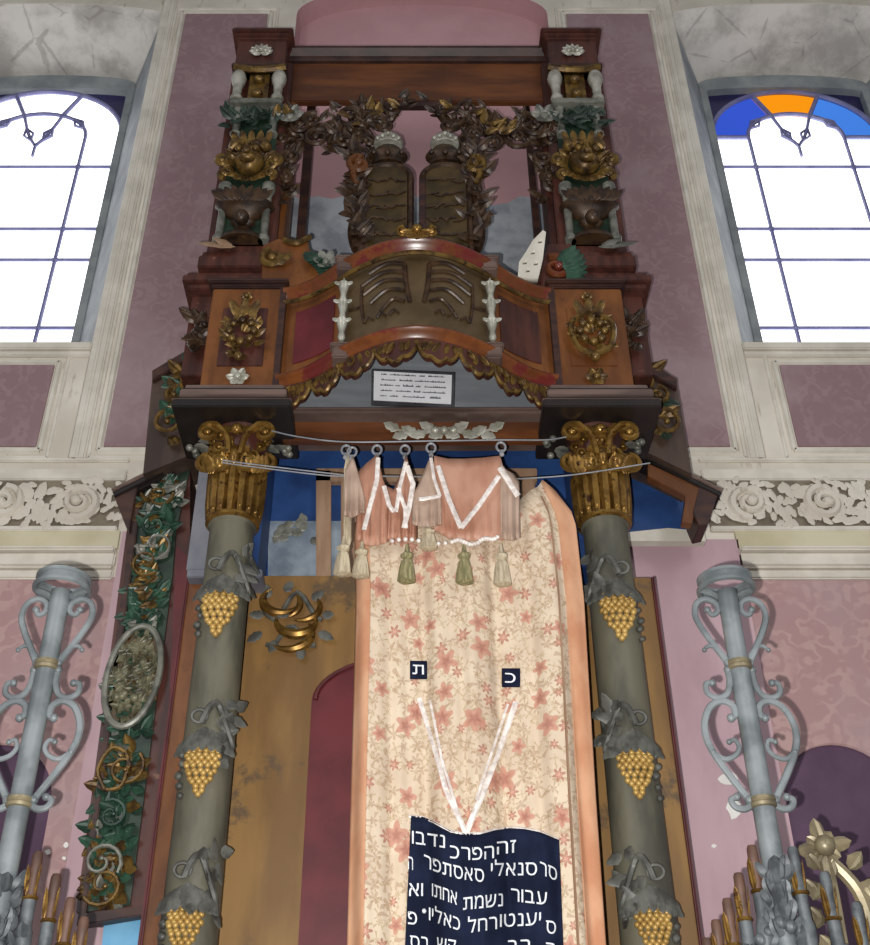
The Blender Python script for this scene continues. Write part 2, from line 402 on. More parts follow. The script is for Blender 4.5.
# damask panels, dimmer upper light put into their colour, with moulded borders
def panel(x0, x1, z0, z1, mat, k):
    g = G(); g.box((x0, WY - .012, z0), (x1, WY + .02, z1)); struct(g.done('trim_%d' % k, mat, smooth=False))
    g = G()
    for d, r in ((.03, .022), (.085, .014)):
        q = [(x0 - d, z0 - d), (x1 + d, z0 - d), (x1 + d, z1 + d), (x0 - d, z1 + d)]
        for a, b in zip(q, q[1:] + q[:1]): g.tube([(a[0], WY, a[1]), (b[0], WY, b[1])], r, 6)
    struct(g.done('trim_%d' % (k + 1), 'creamlight'))
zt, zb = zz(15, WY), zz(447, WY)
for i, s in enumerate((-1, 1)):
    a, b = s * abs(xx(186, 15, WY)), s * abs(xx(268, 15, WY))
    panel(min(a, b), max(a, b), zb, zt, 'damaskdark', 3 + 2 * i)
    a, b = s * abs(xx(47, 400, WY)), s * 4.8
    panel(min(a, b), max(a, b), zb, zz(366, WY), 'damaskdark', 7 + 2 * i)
    # fluted cream strip beside the window
    g = G(); e0 = abs(xx(186, 15, WY)) + .1; e1 = wx - hole_hw
    for f, r in ((.12, .02), (.3, .03), (.5, .018), (.7, .03), (.9, .035)):
        x = s * lerp(e0, e1, f); g.tube([(x, WY, zz(460, WY)), (x, WY, zt + .4)], r, 6)
    struct(g.done('trim_%d' % (11 + i), 'creamlight'))
    g = G()                                  # sill moulding
    xa, xb = s * (wx - hole_hw + .01), s * 4.85
    g.box((xa, WY - .05, zz(353, WY)), (xb, WY + .05, zz(346, WY) - .0)); g.box((xa, WY - .025, zz(358, WY)), (xb, WY + .05, zz(353, WY)))
    struct(g.done('trim_%d' % (13 + i), 'creamlight', smooth=False, bev=.008))
    # frieze of carved scrolls, between two fillets
    xe = xx(122, 505, WY) if s < 0 else xx(706, 505, WY)
    xo = s * 4.85
    zf0, zf1 = zz(529, WY), zz(482, WY)
    g = G(); g.box((xe, WY - .01, zf0), (xo, WY + .03, zf1)); struct(g.done('trim_%d' % (15 + i), 'friezeground', smooth=False))
    g = G(); h = zf1 - zf0; pitch = h * 1.35; nrep = int(abs(xo - xe) / pitch) + 1
    Y = WY - .03
    for k in range(nrep):
        x = xe + s * (k + .55) * pitch
        if abs(x) > 4.75: break
        fl = 1 if k % 2 else -1; zc = (zf0 + zf1) / 2
        g.scroll((x, Y, zc), h * .34, 1.7, PI / 2 * fl, .03, sgn=fl * s, n=6, taper=.6)
        rq = random.Random(k * 3 + s)
        for a in range(150):
            an = rq.uniform(0, 6.3); rd = h * rq.uniform(.15, .8); t_ = an + fl * s * (1.4 + rq.uniform(-.5, .5)); zo = math.sin(an) * rd
            if abs(zo) > h * .42: continue
            g.leaf((x + math.cos(an) * rd, Y, zc + zo), (math.cos(t_), 0, math.sin(t_) * .8), h * .2, h * .12, curl=.02, lobes=1, n=5)
        xm = x + s * pitch / 2
        for a in (-1, 1):
            g.leaf((xm, Y, zc - a * h * .45), (s * a * fl * .35, 0, a), h * .42, h * .16, curl=.03, lobes=3, n=7)
            g.leaf((xm + s * .06, Y, zc + a * h * .1), (s, 0, a * .9), h * .38, h * .22, curl=.05, n=6)
        g.ball((x, Y - .02, zc), h * .06, 6)
    struct(g.done('trim_%d' % (17 + i), 'cream'))
    g = G()
    for y0, y1, o in ((482, 475, .03), (475, 470, .015), (533, 528, .03), (463, 459, .02)):
        g.box((xe, WY - o, zz(y0, WY)), (xo, WY + .05, zz(y1, WY)))
    struct(g.done('trim_%d' % (19 + i), 'creamlight', smooth=False, bev=.006))
    xe2 = xx(118, 555, WY) if s < 0 else xx(738, 555, WY)
    if s < 0: xe2 = xx(116, 560, WY)
    g = G()
    for y0, y1, o in ((550, 532, .02),): g.box((xe2, WY - o, zz(y0, WY)), (xo, WY + .05, zz(y1, WY)))
    struct(g.done('trim_%d' % (21 + i), 'creamyellow', smooth=False))
    g = G()
    for y0, y1, o in ((555, 551, .07), (568, 555, .03), (571, 568, .05), (580, 571, .02)):
        g.box((xe2, WY - o, zz(y0, WY)), (xo, WY + .05, zz(y1, WY)))
    struct(g.done('trim_%d' % (23 + i), 'creamlight', smooth=False, bev=.01))
    # smooth pink patch where the cornice was cut away for the ark
    g = G()
    if s > 0: g.box((xx(628, 560, WY), WY - .02, .02), (xx(745, 585, WY), WY + .02, zz(541, WY)))
    else: g.box((xx(112, 600, WY), WY - .02, .02), (xx(240, 600, WY), WY + .02, zz(533, WY)))
    struct(g.done('trim_%d' % (25 + i), 'plasterpink', smooth=False))
# white chips in the pink plaster right of the ark
for k, (px, py, w, h) in enumerate(((728, 779, 10, 7), (734, 808, 8, 12), (714, 846, 3, 2), (48, 852, 3, 3), (66, 845, 3, 3), (64, 858, 2, 2))):
    g = G(); rr = random.Random(k); g.pxp([(px + w * math.cos(a * .63) * rr.uniform(.7, 1.1), py + h * math.sin(a * .63) * rr.uniform(.7, 1.1)) for a in range(10)], WY - .026, .01)
    struct(g.done('trim_%d' % (30 + k), 'white', smooth=False))

# ---- the two windows
def loop_at(xc, hw, zb, zs, rise, Y, n=24): return [Vector((x, Y, z)) for x, z in archloop(xc, hw, zb, zs, rise, n)]
def window(k, s):
    xc = s * wx
    root = bpy.data.objects.new('window_%d' % k, None); COL.objects.link(root); root.location = (xc, GY, zz(352, WY)); root['kind'] = 'structure'
    root['label'] = 'tall arched window %s' % ('left of the ark with plain bright panes' if s < 0 else 'right of the ark with orange and blue panes in its arch')
    ihw = wx - xx(700, 85, GY); izs = zz(86, GY); irise = zz(78, GY) - izs; izb = hole_zb - .05
    A = loop_at(xc, hole_hw - .004, hole_zb + .004, hole_zs, hole_rise - .004, WY + .004); B = loop_at(xc, ihw, hole_zb - .02, izs, irise, GY + .02)
    A0 = loop_at(xc, hole_hw + .15, hole_zb - .15, hole_zs, hole_rise + .15, WY + .215); B0 = loop_at(xc, hole_hw + .15, hole_zb - .15, izs, hole_rise + .3, GY + .02)
    g = G(); g.quadgrid([q[2:] for q in (A, B, B0, A0)], closed_u=True); g.done('soffit', 'soffit', root, smooth=False)
    for nm, ia, ib in (('jamb', 1, 2), ('jamb', -1, 0), ('sill', 0, 1)):
        g = G(); Q = [q[ia] for q in (A, B, B0, A0)]; Q2 = [q[ib] for q in (A, B, B0, A0)]; g.loft(Q, Q2); g.done(nm, 'greyreveal', root, smooth=False)
    ghw = wx - xx(713, 137, GY); gz = zz(137, GY); gr = zz(92, GY) - gz
    # grey timber frame, square-headed, with dark corner panes
    g = G(); D = loop_at(xc, ihw + .02, hole_zb - .1, izs, irise + .02, GY - .02); n = 24
    in_hw = wx - xx(708, 100, GY)
    inn = loop_at(xc, in_hw, hole_zb - .06, zz(93, GY), zz(89, GY) - zz(93, GY), GY - .02)
    D2 = [p + Vector((0, .08, 0)) for p in D]; inn2 = [p + Vector((0, .08, 0)) for p in inn]
    g.quadgrid([D, inn, inn2, D2], closed_u=True, closed_v=True); g.done('frame', 'greyreveal', root, smooth=False)
    g = G(); g.box((xc - ihw - .01, GY + .05, hole_zb - .06), (xc + ihw + .01, GY + .07, izs + irise)); g.done('corner_panes', 'spandrel', root, smooth=False)
    rx = xx(799 + 0, 145, GY) - xx(751, 145, GY); rz = zz(114, GY) - gz
    def pt(a, x, z, Y=GY): return Vector((xc + x * math.cos(a), Y, gz + z * math.sin(a)))
    yp = GY + .03
    def sector(a0, a1, mat, name):
        g = G(); m = 14; o = [pt(lerp(a0, a1, i / m), ghw, gr, yp) for i in range(m + 1)]; q = [pt(lerp(a1, a0, i / m), rx, rz, yp) for i in range(m + 1)]
        P = o + q; g.loft(P, [p + Vector((0, .015, 0)) for p in P]); g.done(name, mat, root, smooth=False)
    aa = math.radians(66)
    if s > 0:
        sector(aa, PI - aa, 'orangeglass', 'orange_pane'); sector(PI - aa, PI, 'blueglass', 'blue_pane'); sector(0, aa, 'lightblueglass', 'blue_pane')
    else:
        g = G(); m = 30; P = [pt(PI * i / m, ghw, gr, yp) for i in range(m + 1)] + [pt(PI - PI * i / m, rx, rz, yp) for i in range(m + 1)]
        g.loft(P, [p + Vector((0, .015, 0)) for p in P]); g.done('arch_panes', 'daylight', root, smooth=False)
    g = G(); m = 20; P = [pt(PI * i / m, rx, rz, yp) for i in range(m + 1)]; g.loft(P, [p + Vector((0, .015, 0)) for p in P])
    g.box((xc - ghw, yp, hole_zb - .05), (xc + ghw, yp + .015, gz)); g.done('glass', 'daylight', root, smooth=False)
    # glazing bars
    g = G(); r = .0155; Y = GY
    g.tube([pt(PI * i / 24, ghw, gr) for i in range(25)], .022, 6); g.tube([pt(PI * i / 24, rx, rz) for i in range(25)], r * 1.2, 6)
    for py in (167, 229, 260, 328): g.tube([(xc - ghw, Y, zz(py, GY)), (xc + ghw, Y, zz(py, GY))], r, 6)
    if s > 0: 
        for q in (-1, 1): g.tube([(xc + q * ghw, Y, gz), (xc + q * rx, Y, gz)], r, 6)
    for q in (-1, 1):
        g.tube([(xc + q * rx, Y, hole_zb - .05), (xc + q * rx, Y, gz)], r * 1.1, 6)
        g.tube([(xc + q * ghw, Y, hole_zb - .05), (xc + q * ghw, Y, gz)], .016, 6)
        g.tube([pt(PI / 2 - q * (PI / 2 - aa), rx, rz), pt(PI / 2 - q * (PI / 2 - aa), ghw, gr)], r * 1.3, 6)
        # pointed tracery rising from the Y in the middle
        e = pt(PI / 2 - q * (PI / 2 - aa), rx, rz); c = Vector((xc, Y, zz(146, GY)))
        m_ = (c + e) / 2 + Vector((0, 0, -.05)); g.tube(smoothpath([c, m_, e]), r, 6)
        for qq, a_, b_ in ((.5, c, e), (.55, e, Vector((xc + q * rx, Y, gz)))):
            d = (b_ - a_); mid = a_ + d * qq; d = d.normalized() * .09; sd = Vector((-d.z, 0, d.x)) * .45
            if qq == .5: mid = m_
            else: mid = pt(PI / 2 - q * (PI / 2 - .62), rx * .98, rz * .98)
            pts = [mid - d, mid - sd, mid + d, mid + sd]
            g.tube(pts, r * .95, 6, closed=True)
    g.tube([(xc, Y, zz(146, GY)), (xc, Y, zz(156, GY))], r, 6)
    for py in (167, 229, 260, 328):
        for q in (-1, 1): g.ball((xc + q * rx, Y, zz(py, GY)), .024, 6)
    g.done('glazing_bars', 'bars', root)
window(1, -1); window(2, 1)
g = G(); g.box((-6, -9, -.1), (6, 1.1, 0)); struct(g.done('floor', 'floorstone', smooth=False))

# ================================================================ THE ARK: lower storey
ARK = thing('torah_ark', 'tall carved and painted wooden Torah ark with two gilded columns standing against the wall', 'torah ark', (0, .3, 0))
DY = .30                                     # face of the door boards
CR = 24.5 * mpp(600, 0)                      # column radius
KX = [xx(233, 520, 0), xx(604, 520, 0)]      # column axes
ZCAP0, ZCAP1 = zz(515, -.12), 1.6 + 3.80
# door boards and the dark red door
g = G(); g.box((xx(240, 700, DY), DY, .9), (xx(598, 700, DY), DY + .08, zz(576, DY))); g.done('door_surround', 'ochre', ARK, smooth=False)
g = G()
a0, a1 = xx(312, 690, DY - .03), xx(525, 690, DY - .03); zs_ = zz(700, DY - .03); ri = zz(652, DY - .03) - zs_
g.prism(archloop((a0 + a1) / 2, (a1 - a0) / 2, .95, zs_, ri), DY - .03, DY + .05); dr = g.done('door', 'crimson', ARK, smooth=False, bev=.01)
g = G(); g.tube([(x, DY - .035, z) for x, z in archloop((a0 + a1) / 2, (a1 - a0) / 2 - .02, .95, zs_, ri - .02)][1:], .014, 6); g.done('door_moulding', 'maroon', dr)

# plain plinth that carries it all down to the floor
g = G(); g.box((KX[0] - .24, -.36, 0), (KX[1] + .24, .74, .75)); g.box((KX[0] - .2, -.3, .75), (KX[1] + .2, .74, .95)); g.box((xx(75, 912, .36), .3, 0), (KX[0], .74, .92)); g.done('plinth', 'darkwood', ARK, smooth=False, bev=.02)
# gilded carving on the door boards
g = G()
def P2(px, py, Y=DY - .03): return W(px, py, Y)
def crescent(c0, r, a0, a1, t):
    pts = []; rad = []
    for i in range(15):
        a = lerp(a0, a1, i / 14); pts.append(P2(c0[0] + r * math.cos(a), c0[1] - r * .72 * math.sin(a))); rad.append(.006 + t * math.sin(PI * i / 14))
    return pts, rad
for args in (((281, 600), 18, math.radians(120), math.radians(330), .02), ((278, 603), 22, math.radians(30), math.radians(-60), .014), ((296, 620), 20, math.radians(170), math.radians(370), .024), ((288, 632), 24, math.radians(230), math.radians(390), .02), ((300, 606), 20, math.radians(250), math.radians(390), .014)):
    p, r = crescent(*args); g.tube(p, r, 8)
em = g.done('door_ornament', 'gold', ARK)
g = G()
for px, py, an, L in ((268, 598, 100, .1), (262, 632, 220, .12), (276, 640, 250, .1), (318, 632, -30, .12), (312, 600, 40, .1), (322, 615, 0, .08), (285, 592, 60, .09), (264, 615, 180, .1), (300, 648, 280, .09), (290, 612, 200, .09)):
    an = math.radians(an); g.leaf(P2(px, py), (math.cos(an), 0, math.sin(an)), L * .8, .05, curl=.1)
g.tube([P2(262 + 6 * k, 606 + 14 * math.sin(k * .8), DY - .012) for k in range(11)], .014, 6); g.tube([P2(266 + 5.5 * k, 636 + 10 * math.sin(k * .8 + 1), DY - .012) for k in range(10)], .014, 6)
g.done('leaf_spray', 'greyleaf', em)
# blue-painted recess with a pale wooden transom
g = G(); g.box((xx(250, 520, .45), .42, zz(590, .42)), (xx(585, 520, .45), .5, zz(405, .42))); 
g.box((xx(256, 520, .2), .1, zz(576, .2)), (xx(265, 520, .2), .45, zz(420, .2))); g.box((xx(574, 520, .2), .1, zz(576, .2)), (xx(583, 520, .2), .45, zz(420, .2)))
g.done('blue_recess', 'blue', ARK, smooth=False)
tr = G(); Yt = .36
for x0, y0, x1, y1 in ((316, 470, 331, 578), (341, 480, 356, 578), (316, 468, 537, 481), (521, 480, 535, 578), (420, 480, 432, 578)): tr.pxp([(x0, y1), (x1, y1), (x1, y0), (x0, y0)], Yt, .05)
t_ = tr.done('transom_frame', 'palewood', ARK, smooth=False, bev=.004)
g = G(); g.pxp([(268, 578), (345, 578), (345, 521), (268, 521)], Yt + .04, .02); g.done('transom_pane', 'pane', ARK, smooth=False)
g = G(); g.pxp([(531, 578), (566, 578), (566, 530), (531, 530)], Yt + .04, .02); g.done('transom_pane', 'pane', ARK, smooth=False)
g = G()
for k in range(16): 
    px, py = RND.uniform(276, 312), RND.uniform(522, 537); a = RND.uniform(0, 6.3); g.leaf(W(px, py, Yt + .035), (math.cos(a), 0, math.sin(a)), .07, .05, curl=.1, n=5)
g.done('transom_carving', 'silverdull', ARK)
# lintel beam, shelf and the gilded spray under it
xl, xr = xx(284, 420, 0), xx(549, 420, 0)
g = G(); g.box((xl, 0, 1.6 + 3.79), (xr, .05, 1.6 + 3.935)); g.done('lintel', 'beamwood', ARK, smooth=False, bev=.006)
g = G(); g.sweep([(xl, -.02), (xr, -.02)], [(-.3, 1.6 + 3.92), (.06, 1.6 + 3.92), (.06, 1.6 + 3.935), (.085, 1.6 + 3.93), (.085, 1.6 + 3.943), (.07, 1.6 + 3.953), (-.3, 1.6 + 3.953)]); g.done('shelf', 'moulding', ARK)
g = G(); zc = zz(433, -.01)
for sg in (-1, 1):
    pts = [Vector((xx(444, 433, 0) + sg * t * .3, -.02, zc + .015 * math.sin(t * 9))) for t in [i / 12 for i in range(13)]]
    g.tube(pts, [.016 * (1.1 - i / 12) + .004 for i in range(13)], 6)
    for i in range(6):
        b = pts[2 * i]; g.leaf(b, (sg, 0, .5 if i % 2 else -.5), .1, .06, curl=.12, n=6)
for i in range(3): g.ball((xx(444, 433, 0) + (i - 1) * .05, -.035, zc), .026, 6)
g.done('lintel_ornament', 'silver', ARK)

# columns
def heart_grapes(x, zc, yc, R, w, h, par, mir_=1):
    g = G(); rows = 7; 
    for r in range(rows):
        t = r / (rows - 1); nn = [5, 6, 6, 5, 4, 2, 1][r]; 
        for k in range(nn):
            u = (k - (nn - 1) / 2) * w / 6.2
            if r == 0 and nn == 5 and k == 2: continue
            ang = u / R; d = R + .012
            g.ball((x + d * math.sin(ang), yc - d * math.cos(ang), zc + h * (.5 - t)), w / 11.0, 7)
    for r in range(rows - 1):
        t = (r + .5) / (rows - 1); nn = [6, 5, 5, 4, 3, 2][r]
        for k in range(nn):
            u = (k - (nn - 1) / 2) * w / 6.4; ang = u / R; d = R + .03 * math.sin(PI * t)
            g.ball((x + d * math.sin(ang), yc - d * math.cos(ang), zc + h * (.5 - t)), w / 11.5, 7)
    return g.done('grape_cluster', 'goldbead', par)
def vine(x, z0, yc, R, w, side, par, seed):
    """grey vine leaves over a bunch, with a twisted stem running round the shaft"""
    rr = random.Random(seed); g = G()
    def on(u, z, lift=.012): a = u / R; return Vector((x + (R + lift) * math.sin(a), yc - (R + lift) * math.cos(a), z)), Vector((math.sin(a), -math.cos(a), 0))
    for k in range(9):
        u = (k - 4) * w * .105; p, n = on(u, z0 + .085 - abs(k - 4) * .012)
        g.leaf(p, (math.cos(u / R) * (k - 4) * .16, math.sin(u / R) * (k - 4) * .16, -1), .125 - abs(k - 4) * .006, .055, n, .2, 2)
    pts = []
    for i in range(16):
        t = i / 15; p, n = on(side * (-.15 + 1.45 * t) * w * .5, z0 + .1 + .1 * math.sin(t * 4.5) , .02 + .01 * math.sin(9 * t)); pts.append(p)
    g.tube(pts, [.02 - .008 * i / 15 for i in range(16)], 6)
    p, n = on(-side * .12 * w, z0 + .13, .03); rows = []
    ring = [p + Vector((math.cos(a) * .036, -.01 * math.sin(a), math.sin(a) * .028)) for a in [i * 2 * PI / 14 for i in range(14)]]
    g.tube(ring, .009, 6, closed=True)
    for k in range(12):
        u = side * w * rr.uniform(.3, .72); p, n = on(u, z0 + rr.uniform(-.05, .24), .01); a = rr.uniform(0, 6.3)
        g.leaf(p, Vector((math.cos(a) * math.cos(u / R), math.cos(a) * math.sin(u / R), math.sin(a))), rr.uniform(.06, .11), .055, n, .35, 2, n=6)
    for k in range(5):
        u = -side * w * rr.uniform(.45, .62); p, n = on(u, z0 - .03 - .05 * k, .008); g.ball(p, rr.uniform(.014, .022), 6)
    return g.done('vine_leaves', 'greyleaf', par)
for i, (s, cname) in enumerate(((-1, 'left'), (1, 'right'))):
    x = KX[i]; R = CR
    g = G(); g.lathe([(R * 1.35, .95), (R * 1.35, 1.06), (R * 1.2, 1.1), (R * 1.2, 1.16), (R * 1.06, 1.22), (R * 1.04, 2.2), (R * .98, 3.4), (R * .93, ZCAP0 - .02), (R * 1.02, ZCAP0 - .01), (R * 1.02, ZCAP0 + .02)], (x, 0, 0), 32)
    col = lab(g.done('column', 'stone', ARK), '%s column, grey-green shaft hung with gilded grapes' % cname)
    # capital: fluted bell, volutes, acanthus and corner scrolls
    h = ZCAP1 - ZCAP0; g = G()
    g.lathe([(R * .9, 0), (R * .93, h * .3), (R * .98, h * .5), (R * 1.08, h * .75), (R * 1.25, h * .93), (R * 1.32, h), (R * .5, h)], (x, 0, ZCAP0), 28)
    cap = lab(g.done('capital', 'mahogany', col), 'gilded capital with volutes')
    g = G(); z0 = ZCAP0
    for k in range(9):
        a = -PI / 2 + (k - 4) * .42
        pts = [Vector((x + math.cos(a) * R * rr_, math.sin(a) * R * rr_, z0 + h * t)) for rr_, t in ((1.0, .04), (1.02, .2), (1.05, .4), (1.12, .55))]
        g.tube(pts, [.022, .03, .03, .022], 6)
    g.tube([(x + math.cos(a) * R * 1.03, math.sin(a) * R * 1.03, z0 + .015) for a in [k * 2 * PI / 28 for k in range(28)]], .018, 6, closed=True)
    for k in range(16):
        a = k * 2 * PI / 16; g.ball((x + math.cos(a) * R * 1.06, math.sin(a) * R * 1.06, z0 + .06), .018, 6)
    for q in (-1, 1):
        # big bright volute balls
        c = Vector((x + q * R * .62, -R * 1.12, z0 + h * .56)); g.ball(c, .05, 8, (.9, .8, 1.3))
        g.scroll(c + Vector((0, -.01, .0)), .085, 1.2, PI / 2, .018, sgn=q)
        # corner scrolls reaching out under the slab
        lead = smoothpath([(x + q * .03, -R * 1.3, z0 + h * .62), (x + q * R * .4, -R * 1.35, z0 + h * .82), (x + q * R * .9, -R * 1.4, z0 + h * .95)], 4)
        g.scroll((x + q * R * 1.18, -R * 1.3, z0 + h * .87), .06, 1.3, PI / 2 + q * .2, .02, sgn=-q, lead=lead)
        g.scroll((x + q * R * 1.25, -R * .7, z0 + h * .6), .06, 1.3, PI / 2, .02, sgn=-q)
        for t in range(3):
            g.leaf((x + q * R * (.85 + .14 * t), -R * (1.2 - .2 * t), z0 + h * (.42 + .03 * t)), (q * .25, -.2, 1), .1, .05, (q * .4, -1, 0), .2, 3)
            g.leaf((x + q * R * (.15 + .3 * t), -R * 1.25, z0 + h * .97), (q * .3, -.2, -1), .09, .05, (0, -1, 0), .3, 2, n=6)
    for k in range(3): g.leaf((x + (k - 1) * .04, -R * 1.08, z0 + h * .42), ((k - 1) * .2, -.2, 1), .12, .05, (0, -1, 0), .25, 3)
    g.ball((x, -R * 1.36, z0 + h * .9), .035, 8); g.ball((x, -R * 1.2, z0 + h * .62), .032, 8, (1, 1, 2.2))
    for k in range(22):
        a = -PI / 2 + RND.uniform(-1.3, 1.3); t = RND.uniform(.5, .97); rr_ = R * (1.08 + .3 * (t - .5)); g.scroll((x + math.cos(a) * rr_, math.sin(a) * rr_ - .01, z0 + h * t), .035, 1.1, RND.uniform(0, 6), .012, sgn=RND.choice((-1, 1)))
    g.done('capital_carving', 'gold', cap)
    for j, py in enumerate(((613, 617), (771, 773), (931, 933))):
        py = py[i]; zc = zz(py, -R); w = 38 * mpp(py, -R); hh = 40 * mpp(py, -R) * 1.22
        heart_grapes(x, zc, 0, R, w, hh, col); vine(x, zc + hh * .56, 0, R, w * 1.15, 1 if s < 0 else -1, col, j + 5 * i)
    # bracket slab over the capital
    x0, x1 = sorted((xx(172, 400, -.3) if s < 0 else xx(661, 400, -.3), xx(291, 400, -.3) if s < 0 else xx(543, 400, -.3)))
    b = 1.6
    g = G()
    for z0_, z1_, o in ((3.80, 3.855, 0), (3.855, 3.885, .02), (3.885, 3.93, .045), (3.93, 3.955, .03), (3.955, 3.98, .07)): g.box((x0 + o, -.3 + o, b + z0_), (x1 - o, .2, b + z1_))
    sl = g.done('impost', 'blackwood', ARK, smooth=False, bev=.006)
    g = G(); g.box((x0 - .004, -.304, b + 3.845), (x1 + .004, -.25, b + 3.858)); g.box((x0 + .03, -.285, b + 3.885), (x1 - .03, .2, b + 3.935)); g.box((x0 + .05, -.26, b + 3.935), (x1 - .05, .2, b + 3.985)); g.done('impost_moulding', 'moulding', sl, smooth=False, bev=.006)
    g = G()
    for k in range(11):
        px = RND.uniform(x0 + .05, x1 - .05); a = RND.uniform(0, 6.3)
        g.leaf((px, RND.choice((.0, .05, .1)), b + 3.79), (math.cos(a), math.sin(a), 0), .1, .07, (0, 0, -1), .2, 2, n=6)
    for q in (x0 + .06, x1 - .06):
        for k in range(4): g.ball((q + RND.uniform(-.02, .02), .05 + RND.uniform(-.1, .1), b + 3.785), .022, 6)
    g.done('impost_carving', 'silverdull', sl)
    # flat pilaster behind the column: blue grey above, orange brown below
    def bx(pa, pb, ya, yb, Y, th): 
        g = G(); xs = sorted((xx(mir(pa, s), (ya + yb) / 2, Y), xx(mir(pb, s), (ya + yb) / 2, Y)))
        g.box((xs[0], Y, zz(yb, Y)), (xs[1], Y + th, zz(ya, Y))); return g
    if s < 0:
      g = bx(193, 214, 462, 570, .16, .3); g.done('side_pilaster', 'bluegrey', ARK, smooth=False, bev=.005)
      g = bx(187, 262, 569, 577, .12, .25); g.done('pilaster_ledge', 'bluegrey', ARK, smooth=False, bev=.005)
    g = G(); X0, X1 = sorted((xx(mir(178 if s < 0 else 173, s), 650, .2), xx(mir(232, s), 650, .2))); g.box((X0, .2, .9), (X1, .4, zz(577, .2))); g.done('pilaster', 'orangewood' if s < 0 else 'ochre', ARK, smooth=False, bev=.008)
    X0, X1 = sorted((xx(mir(176 if s < 0 else 170, s), 650, .19), xx(mir(180 if s < 0 else 173, s), 650, .19)))
    g = G(); g.box((X0, .18, .9), (X1, .42, zz(577, .2))); g.done('pilaster_edge', 'maroon', ARK, smooth=False, bev=.008)

# left wing: tall framed panel of carved foliage
YW = .36
def wp(px, py, Y=YW): return W(px, py, Y)
g = G(); g.pxp([(76, 912), (190, 912), (190, 470), (132, 500), (126, 535)], YW, .3); g.box((xx(160, 900, YW), YW, .9), (xx(187, 700, YW), YW + .3, zz(905, YW))); wing = g.done('wing_panel', 'mahogany', ARK, smooth=False)
g = G(); g.pxp([(158, 945), (176, 945), (192, 560), (176, 545)], YW - .03, .06); g.done('wing_stile', 'maroon', wing, smooth=False, bev=.006)
g = G(); g.pxp([(176, 960), (182, 960), (197, 570), (191, 560)], YW - .06, .08); g.done('wing_bead', 'mahogany', wing, smooth=False)
g = G(); g.pxp([(78, 917), (85, 917), (140, 505), (134, 500)], YW - .04, .06); g.pxp([(76, 926), (160, 912), (160, 903), (78, 914)], YW - .05, .08); g.done('wing_frame', 'darkwood', wing, smooth=False, bev=.005)
g = G(); g.pxp([(84, 912), (130, 905), (172, 580), (176, 530), (190, 470), (150, 480), (138, 510)], YW - .012, .03); g.done('wing_ground', 'darkgreen', wing, smooth=False)
def cx(py): return interp([(470, 170), (500, 160), (540, 154), (600, 146), (680, 133), (760, 120), (850, 109), (905, 104)], py)
def hw(py): return interp([(470, 18), (500, 24), (540, 20), (600, 20), (700, 23), (850, 23), (905, 21)], py)
green, goldm, pale = G(), G(), G()
rr = random.Random(4)
for k in range(420):
    py = rr.uniform(474, 903); px = cx(py) + rr.uniform(-1, 1) * hw(py) * .72; a = rr.uniform(0, 6.3)
    zone = 'green' if (510 < py < 535 or 600 < py < 640 or 712 < py < 745 or 790 < py < 835) else ('gold' if (835 < py or 745 < py < 790 or 555 < py < 600) else 'mix')
    t = rr.random(); m = green if (t < .85 if zone == 'green' else t < .42) else (goldm if (t < .93 if zone != 'mix' else t < .62) else pale)
    L = rr.uniform(.06, .105); m.leaf(wp(px, py, YW - .015), (math.cos(a), -.1, math.sin(a)), L, L * .6, (0, -1, 0), .3, 2, n=6, thick=.5)
for py, r, mat_, sg in ((545, .11, pale, 1), (562, .09, goldm, -1), (525, .09, green, 1), (495, .08, goldm, -1), (768, .1, goldm, -1), (862, .1, pale, 1), (885, .1, goldm, 1), (815, .08, green, -1)):
    c = wp(cx(py) + rr.uniform(-.3, .3) * hw(py), py, YW - .04); mat_.scroll(c, r, 1.3, rr.uniform(0, 6), .011, sgn=sg)
for pts in ([(105, 790), (98, 770), (112, 748), (128, 757), (122, 785), (105, 790)],):
    goldm.tube(smoothpath([wp(x, y, YW - .05) for x, y in pts], 4), .011, 6)
green.done('foliage', 'green', wing); goldm.done('gilded_scrolls', 'oldgold', wing); pale.done('pale_scrolls', 'silverdull', wing)
# oval medallion
g = G(); C0 = wp(133, 675, YW - .05); rxm, rzm = 27 * mpp(675, YW), 44 * mpp(675, YW) * 1.22
sk = .17
ov = [C0 + Vector((math.cos(a) * rxm * .96 + sk * math.sin(a) * rzm * .35, 0, math.sin(a) * rzm)) for a in [i * 2 * PI / 36 for i in range(36)]]
g.tube(ov, .018, 8, closed=True); med = g.done('medallion', 'silverdull', wing)
g = G(); q = [C0 + (p - C0) * .97 for p in ov]; g.loft([p + Vector((0, .01, 0)) for p in q], [p + Vector((0, .04, 0)) for p in q]); g.done('medallion_ground', 'tabletface', med)
g = G()
for k in range(150):
    a, r = rr.uniform(0, 6.3), math.sqrt(rr.random()) * .8; p = C0 + Vector((math.cos(a) * rxm * r + sk * math.sin(a) * rzm * .35 * r, .01, math.sin(a) * rzm * r)); b = rr.uniform(0, 6.3)
    g.leaf(p, (math.cos(b), -.1, math.sin(b)), .055, .03, (0, -1, 0), .15, 2, n=5, thick=.6)
for k in range(4): g.ball(C0 + Vector((rr.uniform(-.08, .08), 0, -rzm * rr.uniform(.3, .7))), .025, 6)
g.done('medallion_relief', 'medrelief', med)
g = G(); g.pxp([(98, 985), (158, 985), (150, 915), (104, 923)], YW + .05, .05); g.done('wing_base', 'skyblue', wing, smooth=False)
